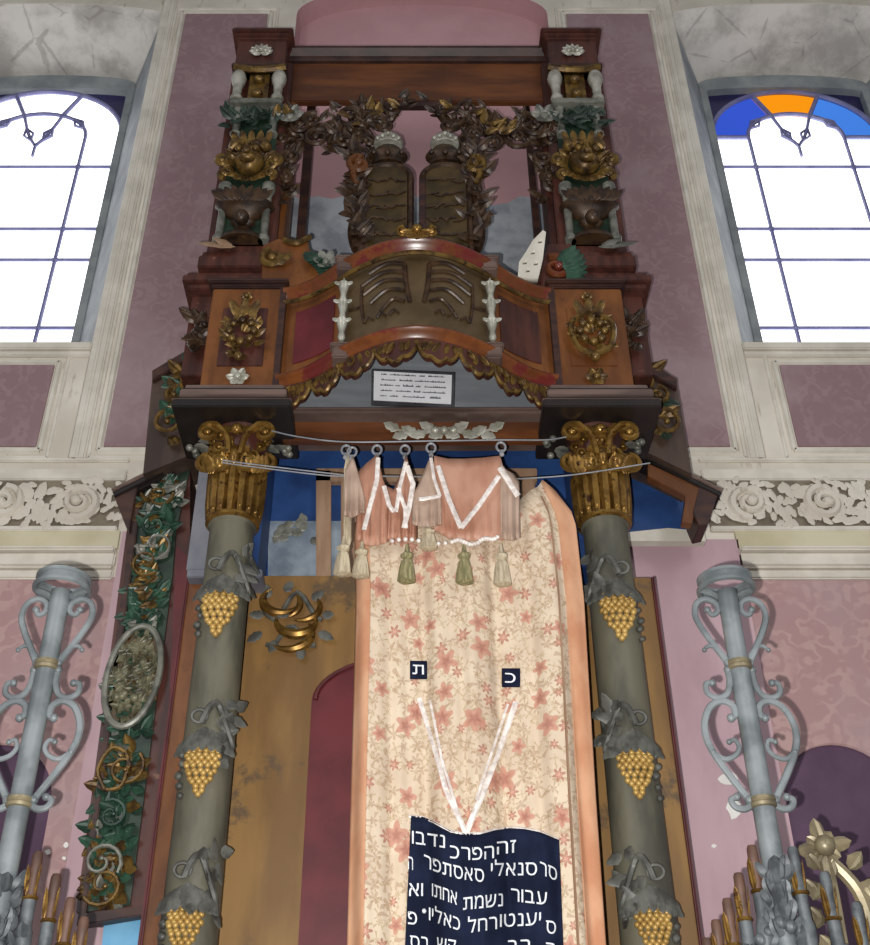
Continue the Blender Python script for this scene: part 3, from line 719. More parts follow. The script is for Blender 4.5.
# right wing: only its painted back is left, with the plaster edge below
g = G(); g.pxp([(598, 538), (704, 530), (692, 478), (640, 455), (598, 455)], YW + .2, .06); g.done('wing_back', 'blue', ARK, smooth=False)
g = G(); g.pxp([(600, 541), (706, 541), (704, 531), (668, 528), (600, 535)], YW + .18, .06); g.done('wing_sill', 'creamlight', ARK, smooth=False)
# sloping eaves over both wings, ending in a returned block
for s in (-1, 1):
    def q(px, py, Y): return W(mir(px, s), py, Y)
    def slab(top, bot, Ya, Yb):
        T = [q(*p, Ya) for p in top]; B = [q(*p, Ya) for p in bot[::-1]]
        P = T + B; return P, [p + Vector((0, Yb - Ya, 0)) for p in P]
    g = G()
    A, B = slab([(192, 452), (112, 491)], [(192, 457), (114, 496)], .27, .42); g.loft(A, B)
    A, B = slab([(192, 456), (117, 495)], [(192, 462), (120, 500)], .31, .42); g.loft(A, B)
    ev = g.done('eave', 'blackwood', ARK, smooth=False, bev=.004)
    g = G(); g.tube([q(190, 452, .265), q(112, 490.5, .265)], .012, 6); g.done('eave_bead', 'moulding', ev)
    if s < 0:
        g = G(); g.pxp([(114, 496), (138, 485), (134, 500), (129, 531), (124, 522)], .29, .12); g.done('eave_end', 'darkwood', ev, smooth=False, bev=.004)
    else:
        g = G(); g.pxp([(718, 494), (700, 485), (693, 512), (699, 526), (708, 524), (713, 510)], .28, .2); g.done('eave_end', 'darkwood', ev, smooth=False, bev=.004)
        g = G(); g.pxp([(648, 463), (700, 487), (692, 524), (682, 522), (686, 496), (648, 476)], .29, .06); g.done('eave_lining', 'orangewood', ev, smooth=False, bev=.004)
    # gable board rising to the upper storey
    g = G()
    if s < 0: pts = [(143, 474), (190, 455), (214, 440), (214, 334), (153, 371)]
    else: pts = [(692, 474), (655, 456), (618, 440), (618, 338), (676, 379)]
    g.pxp(pts, .22, .3); gb = g.done('gable_board', 'gablewood', ARK, smooth=False)
    g = G()
    e = [(152, 370), (214, 333)] if s < 0 else [(677, 378), (604, 338)]
    A = [W(*e[0], .18), W(*e[1], .18), W(e[1][0], e[1][1] + 11, .18), W(e[0][0], e[0][1] + 10, .18)]; g.loft(A, [p + Vector((0, .3, 0)) for p in A])
    g.done('gable_moulding', 'darkwood', gb, smooth=False, bev=.006)
    gg, gd = G(), G()
    for k in range(34):
        px = rr.uniform(168, 205); py = interp([(168, 425), (180, 395), (205, 378)], px) + rr.uniform(-20, 18); a = rr.uniform(0, 6.3)
        if s > 0 and k % 2: continue
        (gg if k % 3 else gd).leaf(q(px, py, .2), (math.cos(a), -.1, math.sin(a)), .12, .075, (0, -1, 0), .3, 2, n=6, thick=.5)
    for c, r in (((170, 422), .1), ((176, 395), .07), ((190, 382), .06)): gd.scroll(q(*c, .18), r, 1.3, 1.5, .016, sgn=-s)
    gg.done('gable_leaves', 'green' if s < 0 else 'darkgreen', gb); gd.done('gable_scrolls', 'oldgold', gb)
# fallen wire bits round the left capital

# ================================================================ THE ARK: upper storey
b = 1.6
PX0 = xx(281, 330, -.2); PX1 = xx(553, 330, -.2)         # inner edges of the pedestals
XM = (PX0 + PX1) / 2; XH = (PX1 - PX0) / 2
XB = 76 * mpp(352, -.40)                                   # where the bow breaks
def plan(n1=14, n2=28, d=0.0):
    """serpentine plan of the balcony from left to right"""
    pts = []
    side = []
    for i in range(n1 + 1):
        t = i / n1; x = lerp(XB, XH, t); y = -.365 + .215 * (1 - (1 - t) ** 1.7)
        side.append((x, y))
    mid = []
    for i in range(1, n2):
        u = -1 + 2 * i / n2; mid.append((XM + XB * u, -.365 - .19 * math.cos(u * PI / 2) ** .9))
    left = [(XM - x, y) for x, y in side[::-1]]; right = [(XM + x, y) for x, y in side]
    return left, mid, right
PL, PMID, PR = plan()
FULL = PL + PMID + PR
MIDC = [PL[-1]] + PMID + [PR[0]]
def bowY(x):
    return interp(FULL, x)
ZB0, ZB1 = b + 4.065, b + 4.725
bal = G(); bal.sweep(MIDC, [(-.05, ZB0 + .02), (0, ZB0 + .02), (0, ZB1 - .02), (-.05, ZB1 - .02)]); balcony = bal.done('balcony_front', 'parapet', ARK)
for nm, pl in (('l', PL), ('r', PR)):
    g = G(); g.sweep(pl, [(-.05, ZB0 + .02), (0, ZB0 + .02), (0, ZB1 - .02), (-.05, ZB1 - .02)]); sp = g.done('side_panel', 'orangewood', balcony)
    inn = pl[3:-2] if nm == 'l' else pl[2:-3]
    g = G(); g.sweep(inn, [(-.01, ZB0 + .14), (.008, ZB0 + .14), (.008, ZB1 - .13), (-.01, ZB1 - .13)]); g.done('inset_panel', 'crimson' if nm == 'l' else 'mahogany', balcony)
def rail(z, path, par, big=1.0):
    g = G(); k = big
    g.sweep(path, [(-.06, z - .05 * k), (.02, z - .05 * k), (.035, z - .035 * k), (.045, z - .015 * k), (.06, z - .005 * k), (.075, z + .015 * k), (.07, z + .035 * k), (.05, z + .05 * k), (-.06, z + .05 * k)])
    return g
tr_ = rail(ZB1, FULL, ARK, .8).done('top_rail', 'redrail', balcony)
g = G(); g.tube([(x, y - .05, ZB1 - .075) for x, y in FULL], .014, 6); g.done('gilded_bead', 'oldgold', tr_)
br_ = rail(ZB0, FULL, ARK, .75).done('bottom_rail', 'redrail', balcony)
for q in (-1, 1):
    for z, par in ((ZB1, tr_), (ZB0, br_)):
        g = G(); x, y = XM + q * XB, -.365
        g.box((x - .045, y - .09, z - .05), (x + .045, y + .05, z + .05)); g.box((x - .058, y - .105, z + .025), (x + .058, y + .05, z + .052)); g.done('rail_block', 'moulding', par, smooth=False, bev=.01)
# scalloped carved fringe under the lower rail
def arclen(path):
    L = [0]
    for a, c in zip(path, path[1:]): L.append(L[-1] + math.hypot(c[0] - a[0], c[1] - a[1]))
    return L
def fringe(path, nscal, side):
    g = G(); gb_ = G(); L = arclen(path); T = L[-1]; N = 90; top, bot = [], []; edge = []; rows = []
    for i in range(N + 1):
        s_ = T * i / N
        x = interp(list(zip(L, [p[0] for p in path])), s_); y = interp(list(zip(L, [p[1] for p in path])), s_) - .0
        ph = (s_ / T * nscal) % 1
        dpt = .05 + .085 * abs(math.sin(PI * ph)) ** .8 + .025 * abs(math.sin(3 * PI * ph))
        z1 = ZB0 - .03; z0 = z1 - dpt
        rows.append([Vector((x, y - .03, z1)), Vector((x, y - .035, z0)), Vector((x, y + .005, z0)), Vector((x, y + .005, z1))]); edge.append(Vector((x, y - .035, z0 + .006)))
        if i % 4 == 1 and 0 < i < N:
            gb_.leaf(Vector((x, y - .035, z1 - .015)), (RND.uniform(-.6, .6), 0, -1), dpt * .6, .035, (0, -1, 0), .08, 1, n=5, thick=.6)
    vs = g.quadgrid(rows, closed_v=True); g.face(vs[0][::-1]); g.face(vs[-1])
    f = g.done('fringe', 'mahogany', balcony); gb_.tube(edge, .012, 6); gb_.done('fringe_carving', 'oldgold', f)
fringe(PL, 2, -1); fringe(MIDC, 4, 0); fringe(PR, 2, 1)
# grey soffit board and back board behind the notice
g = G(); P = [Vector((x, y + .03, ZB0 + .36)) for x, y in FULL] + [Vector((PX1 + .02, .12, ZB0 + .36)), Vector((PX0 - .02, .12, ZB0 + .36))]
g.loft(P, [p + Vector((0, 0, .03)) for p in P]); g.done('soffit_board', 'greyboard', balcony, smooth=False)
g = G(); g.box((PX0 - .05, .1, b + 3.94), (PX1 + .05, .14, ZB0 + .4)); g.done('back_board', 'greyboard', ARK, smooth=False)
# silver bell drops at the breaks of the balcony
for q in (-1, 1):
    g = G(); x, y = XM + q * (XB + .0), -.425; z = ZB0 + .09
    hgt = ZB1 - ZB0 - .2
    for k in range(3):
        zb_ = z + hgt * (.0 + k * .3)
        g.lathe([(.012, 0), (.022, .02), (.016, .06), (.026, .11), (.036, .145), (.014, .16)], (x, y, zb_), 10)
        for e in (-1, 1): g.leaf((x + e * .02, y - .02, zb_ + .13), (e, -.1, .35), .035, .03, (0, -1, 0), .1, 1, n=5)
    g.tube([(x, y, z + hgt * .85), (x, y, z + hgt * 1.02)], [.018, .006], 6); g.done('bell_drop', 'silver', balcony)
# gilded shell on the top rail
g = G(); cy = -.66
for k in range(7): a = math.radians(200 + k * 23.3); g.leaf((XM, cy, ZB1 + .03), (math.cos(a), -.15, math.sin(a)), .1, .055, (0, -1, 0), .2, 1, n=6, thick=.6)
for q in (-1, 1): g.scroll((XM + q * .075, cy, ZB1 + .03), .04, 1.2, PI / 2, .014, sgn=-q)
g.ball((XM, cy - .01, ZB1 + .04), .03, 8); g.done('shell_crest', 'gold', tr_)
# raised hands carved on the bowed panel
g = G(); zc = (ZB0 + ZB1) / 2 + .05
def onbow(u, z): x = XM + u; return Vector((x, bowY(x) - .012, z))
def stroke(pts, r=.016): r *= .7; g.tube(smoothpath([onbow(u, zc + z) for u, z in pts], 4), r, 6, flat=.8)
for q in (-1, 1):
    stroke([(q * .04, -.13), (q * .06, .0), (q * .07, .16)], .02)
    for i, (l, dz) in enumerate(((.2, .17), (.24, .11), (.23, .045), (.19, -.03), (.13, -.11))):
        stroke([(q * .07, dz - .01), (q * (.07 + l * .5), dz + .02), (q * (.07 + l), dz - .01 - .01 * i)], .02 - .001 * i)
    stroke([(q * .29, -.2), (q * .31, -.06), (q * .31, .1)], .014); stroke([(q * .3, -.07), (q * .38, -.05)], .014)
    for k in range(3): stroke([(q * (.1 + .07 * k), -.2), (q * (.13 + .07 * k), -.17), (q * (.15 + .07 * k), -.2)], .012)
g.done('carved_relief', 'bronze', balcony)

# pedestals over the columns
for s in (-1, 1):
    def bpx(pa, ya, pb, yb, Y): return sorted((xx(mir(pa, s), ya, Y), xx(mir(pb, s), yb, Y)))
    X0, X1 = bpx(206, 340, 279, 340, -.2)
    ped = None
    g = G(); g.box((X0, -.2, b + 3.97), (X1, .3, b + 4.76)); ped = lab(g.done('pedestal', 'orangewood', ARK, smooth=False, bev=.008), '%s pedestal with a gilded bouquet' % ('left' if s < 0 else 'right'))
    g = G(); xi = X1 if s < 0 else X0; g.box((xi - .015, -.21, b + 3.97), (xi + .02, .2, b + 4.76)); g.done('corner_strip', 'darkwood', ped, smooth=False)
    g = G(); g.box((X0 - .012, -.215, b + 4.76), (X1 + .012, .3, b + 4.785)); g.box((X0 - .03, -.235, b + 4.785), (X1 + .03, .3, b + 4.815)); g.done('pedestal_cap', 'darkwood', ped, smooth=False, bev=.008)
    g = G(); Xi = (X0 + X1) / 2; g.box((Xi - .13, -.208, b + 4.16), (Xi + .13, -.19, b + 4.6)); g.done('inset_panel', 'mahogany' if s < 0 else 'orangewood', ped, smooth=False, bev=.004)
    g = G(); rr = random.Random(20 + s); C = Vector((Xi, -.225, b + 4.38))
    for k in range(26):
        a = rr.uniform(0, 6.3); r = math.sqrt(rr.random()); p = C + Vector((math.cos(a) * r * .1, 0, math.sin(a) * r * .14 - .02))
        a += rr.uniform(-.8, .8); g.leaf(p, (math.cos(a), -.2, math.sin(a)), rr.uniform(.055, .085), .045, (0, -1, 0), .3, 2, n=6, thick=.6)
    for k in range(8): a = k * PI / 4; g.ball(C + Vector((math.cos(a) * .07, -.03, math.sin(a) * .08)), .026, 6)
    for k in range(3): g.leaf(C + Vector(((k - 1) * .03, -.01, .13)), ((k - 1) * .5, 0, 1), .12, .06, (0, -1, 0), .2, 1, n=6)
    g.ball(C + Vector((0, -.03, -.19)), .03, 6)
    if s > 0:
        for q in (-1, 1): g.tube(smoothpath([C + Vector((q * .02, -.03, .15)), C + Vector((q * .12, -.03, .05)), C + Vector((q * .09, -.03, -.12)), C + Vector((0, -.03, -.17))], 4), .018, 6)
    g.done('bouquet', 'oldgold', ped)
    for zr, rr_, m in ((b + 4.07, .055, 'silver' if s < 0 else 'oldgold'), (b + 4.68, .032, 'oldgold')):
        g = G()
        for k in range(6): a = k * PI / 3; g.leaf((Xi, -.21, zr), (math.cos(a), -.15, math.sin(a)), rr_ * 1.2, rr_, (0, -1, 0), .15, 1, n=5, thick=.6)
        g.ball((Xi, -.225, zr), rr_ * .45, 6); g.done('rosette', m, ped)
    # main block behind, its cornice and the plinth of the pilaster
    X0b, X1b = bpx(190, 310, 215, 310, .05)
    xa, xb = (X0b, xx(300, 280, .05)) if s < 0 else (xx(534, 280, .05), X1b)
    g = G(); g.box((xa, .05, b + 4.3), (xb, .6, b + 5.0)); blk = g.done('attic_block', 'mahogany', ARK, smooth=False, bev=.006)
    g = G(); e = -1 if s < 0 else 1
    for z0_, z1_, o in ((4.93, 4.97, .02), (4.97, 5.02, .05), (5.02, 5.06, .03)):
        oo = o; A0, A1 = (xa - oo, xb) if s < 0 else (xa, xb + oo); g.box((A0, .0 - oo, b + z0_), (A1, .6, b + z1_))
    g.done('attic_cornice', 'mahogany', blk, smooth=False, bev=.006)
    g = G(); rr = random.Random(40 + s)
    for k in range(16):
        p = W(mir(rr.uniform(194, 207), s), rr.uniform(318, 345), .02); a = rr.uniform(0, 6.3); g.leaf(p, (math.cos(a), -.1, math.sin(a)), .11, .07, (0, -1, 0), .3, 2, n=6, thick=.5)
    g.scroll(W(mir(203, s), 325, .0), .07, 1.2, 1, .016, sgn=s); g.done('block_carving', 'bronze', blk)

    # ---- upper pilaster with its carved vase, lion mask and little balustrade
    YP = -.02
    PLX0, PLX1 = bpx(207, 248, 275, 248, YP); zp0, zp1 = b + 5.06, zz(62, YP)
    g = G(); g.box((PLX0, YP, zp0), (PLX1, .35, zp1)); pil = lab(g.done('upper_pilaster', 'mahogany', ARK, smooth=False, bev=.008), '%s carved pilaster of the upper storey' % ('left' if s < 0 else 'right'))
    g = G(); q0 = PLX0 + .06; q1 = PLX1 - .06
    g.box((q0, YP - .012, zz(246, YP)), (q1, YP + .02, zz(108, YP))); g.done('pilaster_field', 'darkgreen', pil, smooth=False)
    xc = (PLX0 + PLX1) / 2; pw = PLX1 - PLX0
    g = G(); g.box((PLX0 - .03, -.08, zp0), (PLX1 + .03, .35, zp0 + .1)); g.box((PLX0 - .015, -.06, zp0 + .1), (PLX1 + .015, .35, zp0 + .15)); g.done('pilaster_plinth', 'mahogany', pil, smooth=False, bev=.008)
    # cap block with flaring cornice
    C0, C1 = xc - pw * .42, xc + pw * .4 if s < 0 else xc + pw * .42; C0 = C0 if s < 0 else xc - pw * .4; zk0, zk1 = zz(68, -.12), zz(36, -.16)
    g = G(); g.box((C0, -.12, zk0), (C1, .3, zk1)); cp = g.done('cap_block', 'mahogany', pil, smooth=False, bev=.006)
    g = G()
    for t, o in ((0, .01), (.03, .025), (.065, .045)): g.box((C0 - o, -.12 - o, zk1 + t), (C1 + o, .3, zk1 + t + .035))
    g.done('cap_cornice', 'mahogany', cp, smooth=False, bev=.008)
    g = G(); g.box((C0 - .02, -.14, zk0), (C1 + .02, .3, zk0 + .04)); g.done('cap_fillet', 'darkwood', cp, smooth=False, bev=.008)
    g = G(); zr = zz(50, -.14)
    for k in range(7):
        a = PI * k / 6; g.leaf((xc, -.13, zr - .03), (math.cos(a), -.15, math.sin(a)), .085, .055, (0, -1, 0), .15, 2, n=6, thick=.6)
    for k in range(5): g.ball((xc + (k - 2) * .03, -.15, zr + .012 * (2 - abs(k - 2)) - .03), .02, 6)
    g.done('rosette', 'silver', cp)
    # balustrade with silver posts
    yb0 = -.1; z0_, z1_ = zz(103, yb0), zz(72, yb0)
    g = G(); g.box((xc - pw * .42, yb0 - .03, z0_ - .03), (xc + pw * .42, YP, z0_ + .02)); lab(g.done('balustrade_ledge', 'silverdull', pil, smooth=False, bev=.004), 'pale ledge'); g = G(); g.tube([(xc + t * pw * .42, yb0 - .02, z1_ + .03 * t * t) for t in [-1 + i / 6 for i in range(13)]], .026, 6); balu = g.done('balustrade_rail', 'oldgold', pil, bev=0)
    for q in (-1, 1):
        g = G(); g.lathe([(.04, 0), (.045, .03), (.03, .06), (.034, .16), (.045, .19), (.055, .24), (.045, .29), (.026, .31)], (xc + q * pw * .33, yb0, z0_ + .02), 12); g.done('baluster', 'silver', balu)
    g = G(); g.box((xc - .07, yb0 + .02, z0_), (xc + .07, YP, z1_)); 
    for t in (.3, .75): g.ball((xc, yb0, lerp(z0_, z1_, t)), .035, 8, (1.2, 1, .8))
    g.done('balustrade_knobs', 'oldgold', balu)
    # colonettes above and below the vase
    for (pya, pyb, f, m) in ((140, 114, .29, 'silverdull'), (246, 190, .33, 'silverdull')):
        for q in (-1, 1):
            z0c, z1c = zz(pya, YP), zz(pyb, YP); H = z1c - z0c
            g = G(); g.lathe([(.035, 0), (.04, H * .06), (.026, H * .12), (.026, H * .8), (.045, H * .9), (.045, H)], (xc + q * pw * f, YP - .035, z0c), 10); g.done('colonette', m, pil)
    g = G(); rr = random.Random(60 + s)
    for k in range(24):
        a = rr.uniform(0, 6.3); p = W(mir(rr.uniform(228, 275), s), rr.uniform(110, 126), YP - .03); g.leaf(p, (math.cos(a), -.2, math.sin(a)), .12, .075, (0, -1, 0), .3, 2, n=6, thick=.5)
    for q in (-1, 1): g.scroll((xc + q * pw * .27, YP - .04, zz(116, YP)), .07, 1.3, PI / 2, .018, sgn=q)
    g.done('leaf_band', 'darkgreen', pil)
    # vase with bowl and foot
    zf = zz(246, YP); zbw = zz(212, YP)
    g = G(); H = zbw - zf
    g.lathe([(.14, 0), (.13, .04), (.06, .09), (.05, H * .45), (.08, H * .55), (.05, H * .62), (.1, H * .72), (.16, H * .9), (.195, H * 1.02), (.175, H * 1.07), (.1, H * 1.1), (.12, H * 1.25)], (xc, YP - .03, zf), 20, 1, .6); vase = g.done('vase', 'bronze', pil)
    g = G(); 
    for k in range(9): u = (k - 4) / 4; g.leaf((xc + u * .1, YP - .16, zbw - H * .22), (u * .9, -.1, .8), .13, .06, (0, -1, 0), .02, 2, n=6)
    g.ball((xc, YP - .1, zf + H * .5), .05, 8); g.done('vase_leaves', 'bronze', vase)
    # crowned lion mask
    zm = zz(170, YP); C = Vector((xc, YP - .06, zm)); g = G()
    g.ball(C, .1, 10, (1, .9, 1)); g.ball(C + Vector((0, -.1, -.06)), .045, 8, (1.3, .9, .8))
    for q in (-1, 1):
        g.ball(C + Vector((q * .055, -.125, .0)), .024, 6); g.ball(C + Vector((q * .1, -.04, .12)), .045, 6)
        g.tube(smoothpath([C + Vector((q * .02, -.13, .035)), C + Vector((q * .06, -.13, .055)), C + Vector((q * .11, -.1, .03))], 3), .016, 6)
    g.ball(C + Vector((0, -.145, -.045)), .024, 6, (1.2, 1, 1)); g.tube([C + Vector((0, -.14, .02)), C + Vector((0, -.145, -.04))], .016, 6); mk = g.done('lion_mask', 'oldgold', pil)
    g = G()
    for k in range(18):
        a = k * 2 * PI / 18; g.leaf(C + Vector((math.cos(a) * .1, .02, math.sin(a) * .11)), (math.cos(a + .3), -.25, math.sin(a + .3)), .1, .075, (0, -1, 0), .2, 2, n=6, thick=.6)
    for q in (-1, 1):
        g.scroll(C + Vector((q * .17, -.02, .0)), .05, 1.3, PI / 2, .022, sgn=-q); g.scroll(C + Vector((q * .15, -.02, -.13)), .045, 1.2, -PI / 2, .018, sgn=q)
    for k in range(5): g.leaf(C + Vector(((k - 2) * .045, -.02, .16)), ((k - 2) * .2, -.1, 1), .11, .055, (0, -1, 0), .2, 1, n=6)
    g.done('mane', 'oldgold', mk)
    # pale leaf lying on the outer corner of the plinth
    g = G(); p = W(mir(216, s), 247, -.09)
    g.leaf(p + Vector((-s * .12, 0, .0)), (s, -.05, .05), .24, .11, (0, -1, .6), .05, 3); g.leaf(p + Vector((-s * .1, 0, .01)), (s, -.05, .4), .13, .08, (0, -1, .5), .1, 2); g.done('corner_leaf', 'silverdull' if s > 0 else 'palewood', pil)
    # strip with hanging carved scrolls beside the opening
    S0, S1 = bpx(273, 200, 287, 200, .06)
    g = G(); g.box((S0, .06, b + 5.0), (S1, .3, zz(100, .06))); st = g.done('inner_strip', 'orangewood' if s < 0 else 'mahogany', ARK, smooth=False, bev=.006)
    g = G(); rr = random.Random(80 + s)
    for k in range(46):
        py = rr.uniform(112, 200); wdt = 12 if py < 165 else 8; p = W(mir(284 + rr.uniform(-wdt, wdt), s), py, .03); a = rr.uniform(0, 6.3)
        g.leaf(p, (math.cos(a), -.2, math.sin(a)), .11, .07, (0, -1, 0), .35, 2, n=6, thick=.6)
    for px, py, r in ((288, 122, .075), (290, 158, .07), (282, 140, .06), (285, 178, .05)): g.scroll(W(mir(px, s), py, -.01), r, 1.3, rr.uniform(0, 6), .02, sgn=s)
    g.done('hanging_carving', 'bronze', st)
    # volute bracket on the end of the balcony with a green leaf
    YV = -.1
    g = G()
    if s < 0:
        pts = [(262, 292), (262, 245), (278, 238), (296, 241), (307, 236), (309, 248), (318, 262), (330, 272), (318, 290)]
        g.pxp(pts, YV, .12); vb = g.done('end_bracket', 'orangewood', ARK, smooth=False, bev=.008)
        g = G(); g.scroll(W(274, 258, YV - .01), .08, 1.3, 2, .024); g.tube(smoothpath([W(284, 240, YV - .01), W(297, 243, YV - .02), W(310, 237, YV - .01)], 4), .02, 6); g.leaf(W(270, 262, YV - .02), (1, 0, .3), .14, .09, (0, -1, 0), .2, 2); g.done('bracket_scroll', 'oldgold', vb)
        g = G()
        for k in range(9): g.leaf(W(305 + k * 2.4, 252 + k * 2.6, YV - .03), (math.cos(-.9 + k * .25), -.1, math.sin(-.9 - k * .1)), .17, .09, (0, -1, 0), .3, 2)
        g.done('bracket_leaf', 'green', vb)
        g = G()
        for k in range(6): a = k * PI / 3; g.leaf(W(326, 262, YV - .06), (math.cos(a), -.2, math.sin(a)), .08, .06, (0, -1, 0), .2, 1, n=6)
        g.ball(W(326, 262, YV - .08), .025, 6); g.done('bracket_rosette', 'silverdull', vb)
    else:
        pts = [(541, 290), (543, 262), (548, 243), (572, 243), (574, 292)]
        g.pxp(pts, YV, .12); vb = g.done('end_bracket', 'mahogany', ARK, smooth=False, bev=.008)
        g = G(); g.scroll(W(556, 268, YV - .01), .1, 1.3, 2, .026, sgn=-1); g.done('bracket_scroll', 'redrail', vb)
        g = G()
        for k in range(9): g.leaf(W(558 + k * 1.6, 262 + k * 1.8, YV - .04), (math.cos(.5 - k * .25), -.1, math.sin(.8 - k * .25)), .14, .08, (0, -1, 0), .3, 2)
        g.done('bracket_leaf', 'green', vb)

# crowning beam between the pilasters
xl, xr = xx(283, 80, .05), xx(551, 80, .05); zb0, zb1 = zz(101, .05), zz(63, .05)
g = G(); g.box((xl, .05, zb0), (xr, .1, zb1)); tb = g.done('crown_beam', 'beamwood', ARK, smooth=False, bev=.008)
g = G(); z = zb1; g.sweep([(xl, .05), (xr, .05)], [(-.2, z), (.02, z), (.03, z + .02), (.03, z + .04), (.055, z + .06), (.075, z + .075), (.075, z + .1), (.06, z + .115), (-.2, z + .115)]); g.done('crown_moulding', 'darkwood', tb)
# tall thin stay left of the tablets
for px, hw_ in ((308, .03), (530, .022)):
    g = G(); X = xx(px, 150, .3); g.box((X - hw_, .28, b + 4.9), (X + hw_, .33, zb0 + .35)); g.done('stay', 'darkwood', ARK, smooth=False)
g = G(); Y = .055; g.box((xx(380, 103, Y), Y, zz(106, Y)), (xx(452, 103, Y), Y + .04, zz(101, Y))); g.done('beam_batten', 'darkwood', tb, smooth=False)

# tablets of the law with little domed crowns
YT = -.12
for px, which in ((387, 'left'), (446, 'right')):
    xc = xx(px, 200, YT); hwid = 27 * mpp(200, YT); zt0 = zz(262, YT); zs_ = zz(178, YT); rise = zz(164, YT) - zs_
    g = G(); g.prism(archloop(xc, hwid, zt0, zs_, rise), YT, YT + .1); tab = lab(g.done('tablet', 'darkwood', ARK, smooth=False, bev=.008), '%s round-topped tablet with a small domed crown' % which)
    g = G(); g.prism(archloop(xc, hwid - .045, zt0, zs_, rise - .04), YT - .012, YT + .02); g.done('tablet_face', 'tabletface', tab, smooth=False)
    g = G(); g.tube([(x, YT - .01, z) for x, z in archloop(xc, hwid - .022, zt0, zs_, rise - .02)][1:], .02, 6); g.done('tablet_border', 'bronze', tab)
    g = G(); rr = random.Random(px)
    for r in range(5):
        z = lerp(zz(235, YT), zz(182, YT), r / 4)
        for k in range(4):
            x = xc + (k - 1.5) * hwid * .32; g.tube(smoothpath([(x - .04, YT - .016, z + rr.uniform(-.02, .02)), (x, YT - .018, z + rr.uniform(-.03, .03)), (x + .035, YT - .016, z + rr.uniform(-.02, .02))], 3), .008, 5)
    g.done('carved_lettering', 'bronze', tab)
    g = G(); zc = zz(166, YT) + .05
    g.lathe([(.1, 0), (.1, .02), (.1, .05), (.13, .075), (.13, .09), (.095, .115), (.085, .15), (.07, .17), (.04, .18)], (xc, YT + .04, zc), 20, 1, .6); crn = g.done('crown', 'bronze', tab)
    g = G(); g.lathe([(.09, 0), (.1, .02), (.095, .06), (.065, .1), (.02, .115)], (xc, YT + .03, zc + .17), 14, 1, .8); 
    for k in range(5): g.ball((xc + (k - 2) * .035, YT - .03 - .02 * (2 - abs(k - 2)), zc + .19), .017, 6)
    g.done('crown_dome', 'silver', crn)
    g = G()
    for q in (-1, 0, 1): g.ball((xc + q * .09, YT - .04, zc + .04), .02, 6)
    g.done('crown_knobs', 'bronze', crn)
    g = G()
    q = -1 if which == 'left' else 1
    for k in range(34):
        py = 150 + 90 * k / 33; p = W(px + q * (30 + 5 * math.sin(k * .9)), py, YT + .01); a = RND.uniform(0, 6.3)
        g.leaf(p, (math.cos(a), -.2, math.sin(a)), .12, .075, (0, -1, 0), .35, 2, n=6, thick=.6)
    g.tube(smoothpath([W(px + q * (30 + 4 * math.sin(t * .8)), 250 - 9 * t, YT + .03) for t in range(12)], 3), .035, 6)
    g.done('side_carving', 'bronze', tab)
    g = G(); g.scroll(W(px + q * 27, 165, YT - .03), .085, 1.1, PI / 2, .026, sgn=-q, lead=[W(px + q * 30, 185, YT - .02), W(px + q * 34, 175, YT - .03)]); g.done('side_scroll', 'orangewood' if q < 0 else 'oldgold', tab)
# pierced scrollwork arches either side of the tablets
for s in (-1, 1):
    YS = .0
    def p(px, py, Y=YS): return W(mir(px, s), py, Y)
    g = G(); rr = random.Random(100 + s)
    main = smoothpath([p(283, 124), p(300, 136), p(318, 128), p(336, 141), p(350, 130), p(366, 120), p(382, 126), p(396, 110)], 5)
    g.tube(main, .04, 6)
    main2 = smoothpath([p(352, 120), p(366, 132), p(372, 150), p(368, 170), p(362, 190)], 5); g.tube(main2, .04, 6)
    for px, py, r, sg in ((298, 126, .09, 1), (312, 120, .08, -1), (318, 138, .1, -1), (332, 126, .08, 1), (342, 142, .1, 1), (352, 118, .11, -1), (366, 108, .08, 1), (378, 118, .11, 1), (392, 108, .07, -1), (368, 142, .1, 1), (374, 160, .09, -1), (358, 134, .1, -1), (366, 182, .09, 1), (386, 126, .07, -1)):
        g.scroll(p(px, py, YS - .05), r, 1.4, rr.uniform(0, 6), .019, sgn=sg * s)
    for k in range(110):
        c = rr.choice(main + main2); a = rr.uniform(0, 6.3); L = rr.uniform(.06, .1)
        g.leaf(c + Vector((rr.uniform(-.09, .09), rr.uniform(-.05, 0), rr.uniform(-.14, .14))), (math.cos(a), -.15, math.sin(a)), L, L * .6, (0, -1, 0), .4, 2, n=6, thick=.6)
    sc_ = g.done('pierced_scrollwork', 'bronze', ARK)
    g = G()
    for k in range(9):
        c = rr.choice(main); a = rr.uniform(0, 6.3); g.leaf(c + Vector((rr.uniform(-.05, .05), -.07, rr.uniform(-.06, .06))), (math.cos(a), -.25, math.sin(a)), .1, .07, (0, -1, 0), .3, 2, n=6, thick=.6)
    g.done('gilded_tips', 'oldgold', sc_)
    g = G()
    for k in range(6): a = k * PI / 3; g.leaf(p(290, 117, YS - .06), (math.cos(a), -.2, math.sin(a)), .1, .08, (0, -1, 0), .2, 1, n=6, thick=.6)
    g.ball(p(290, 117, YS - .08), .035, 6); g.done('scrollwork_rosette', 'silverdull', sc_)

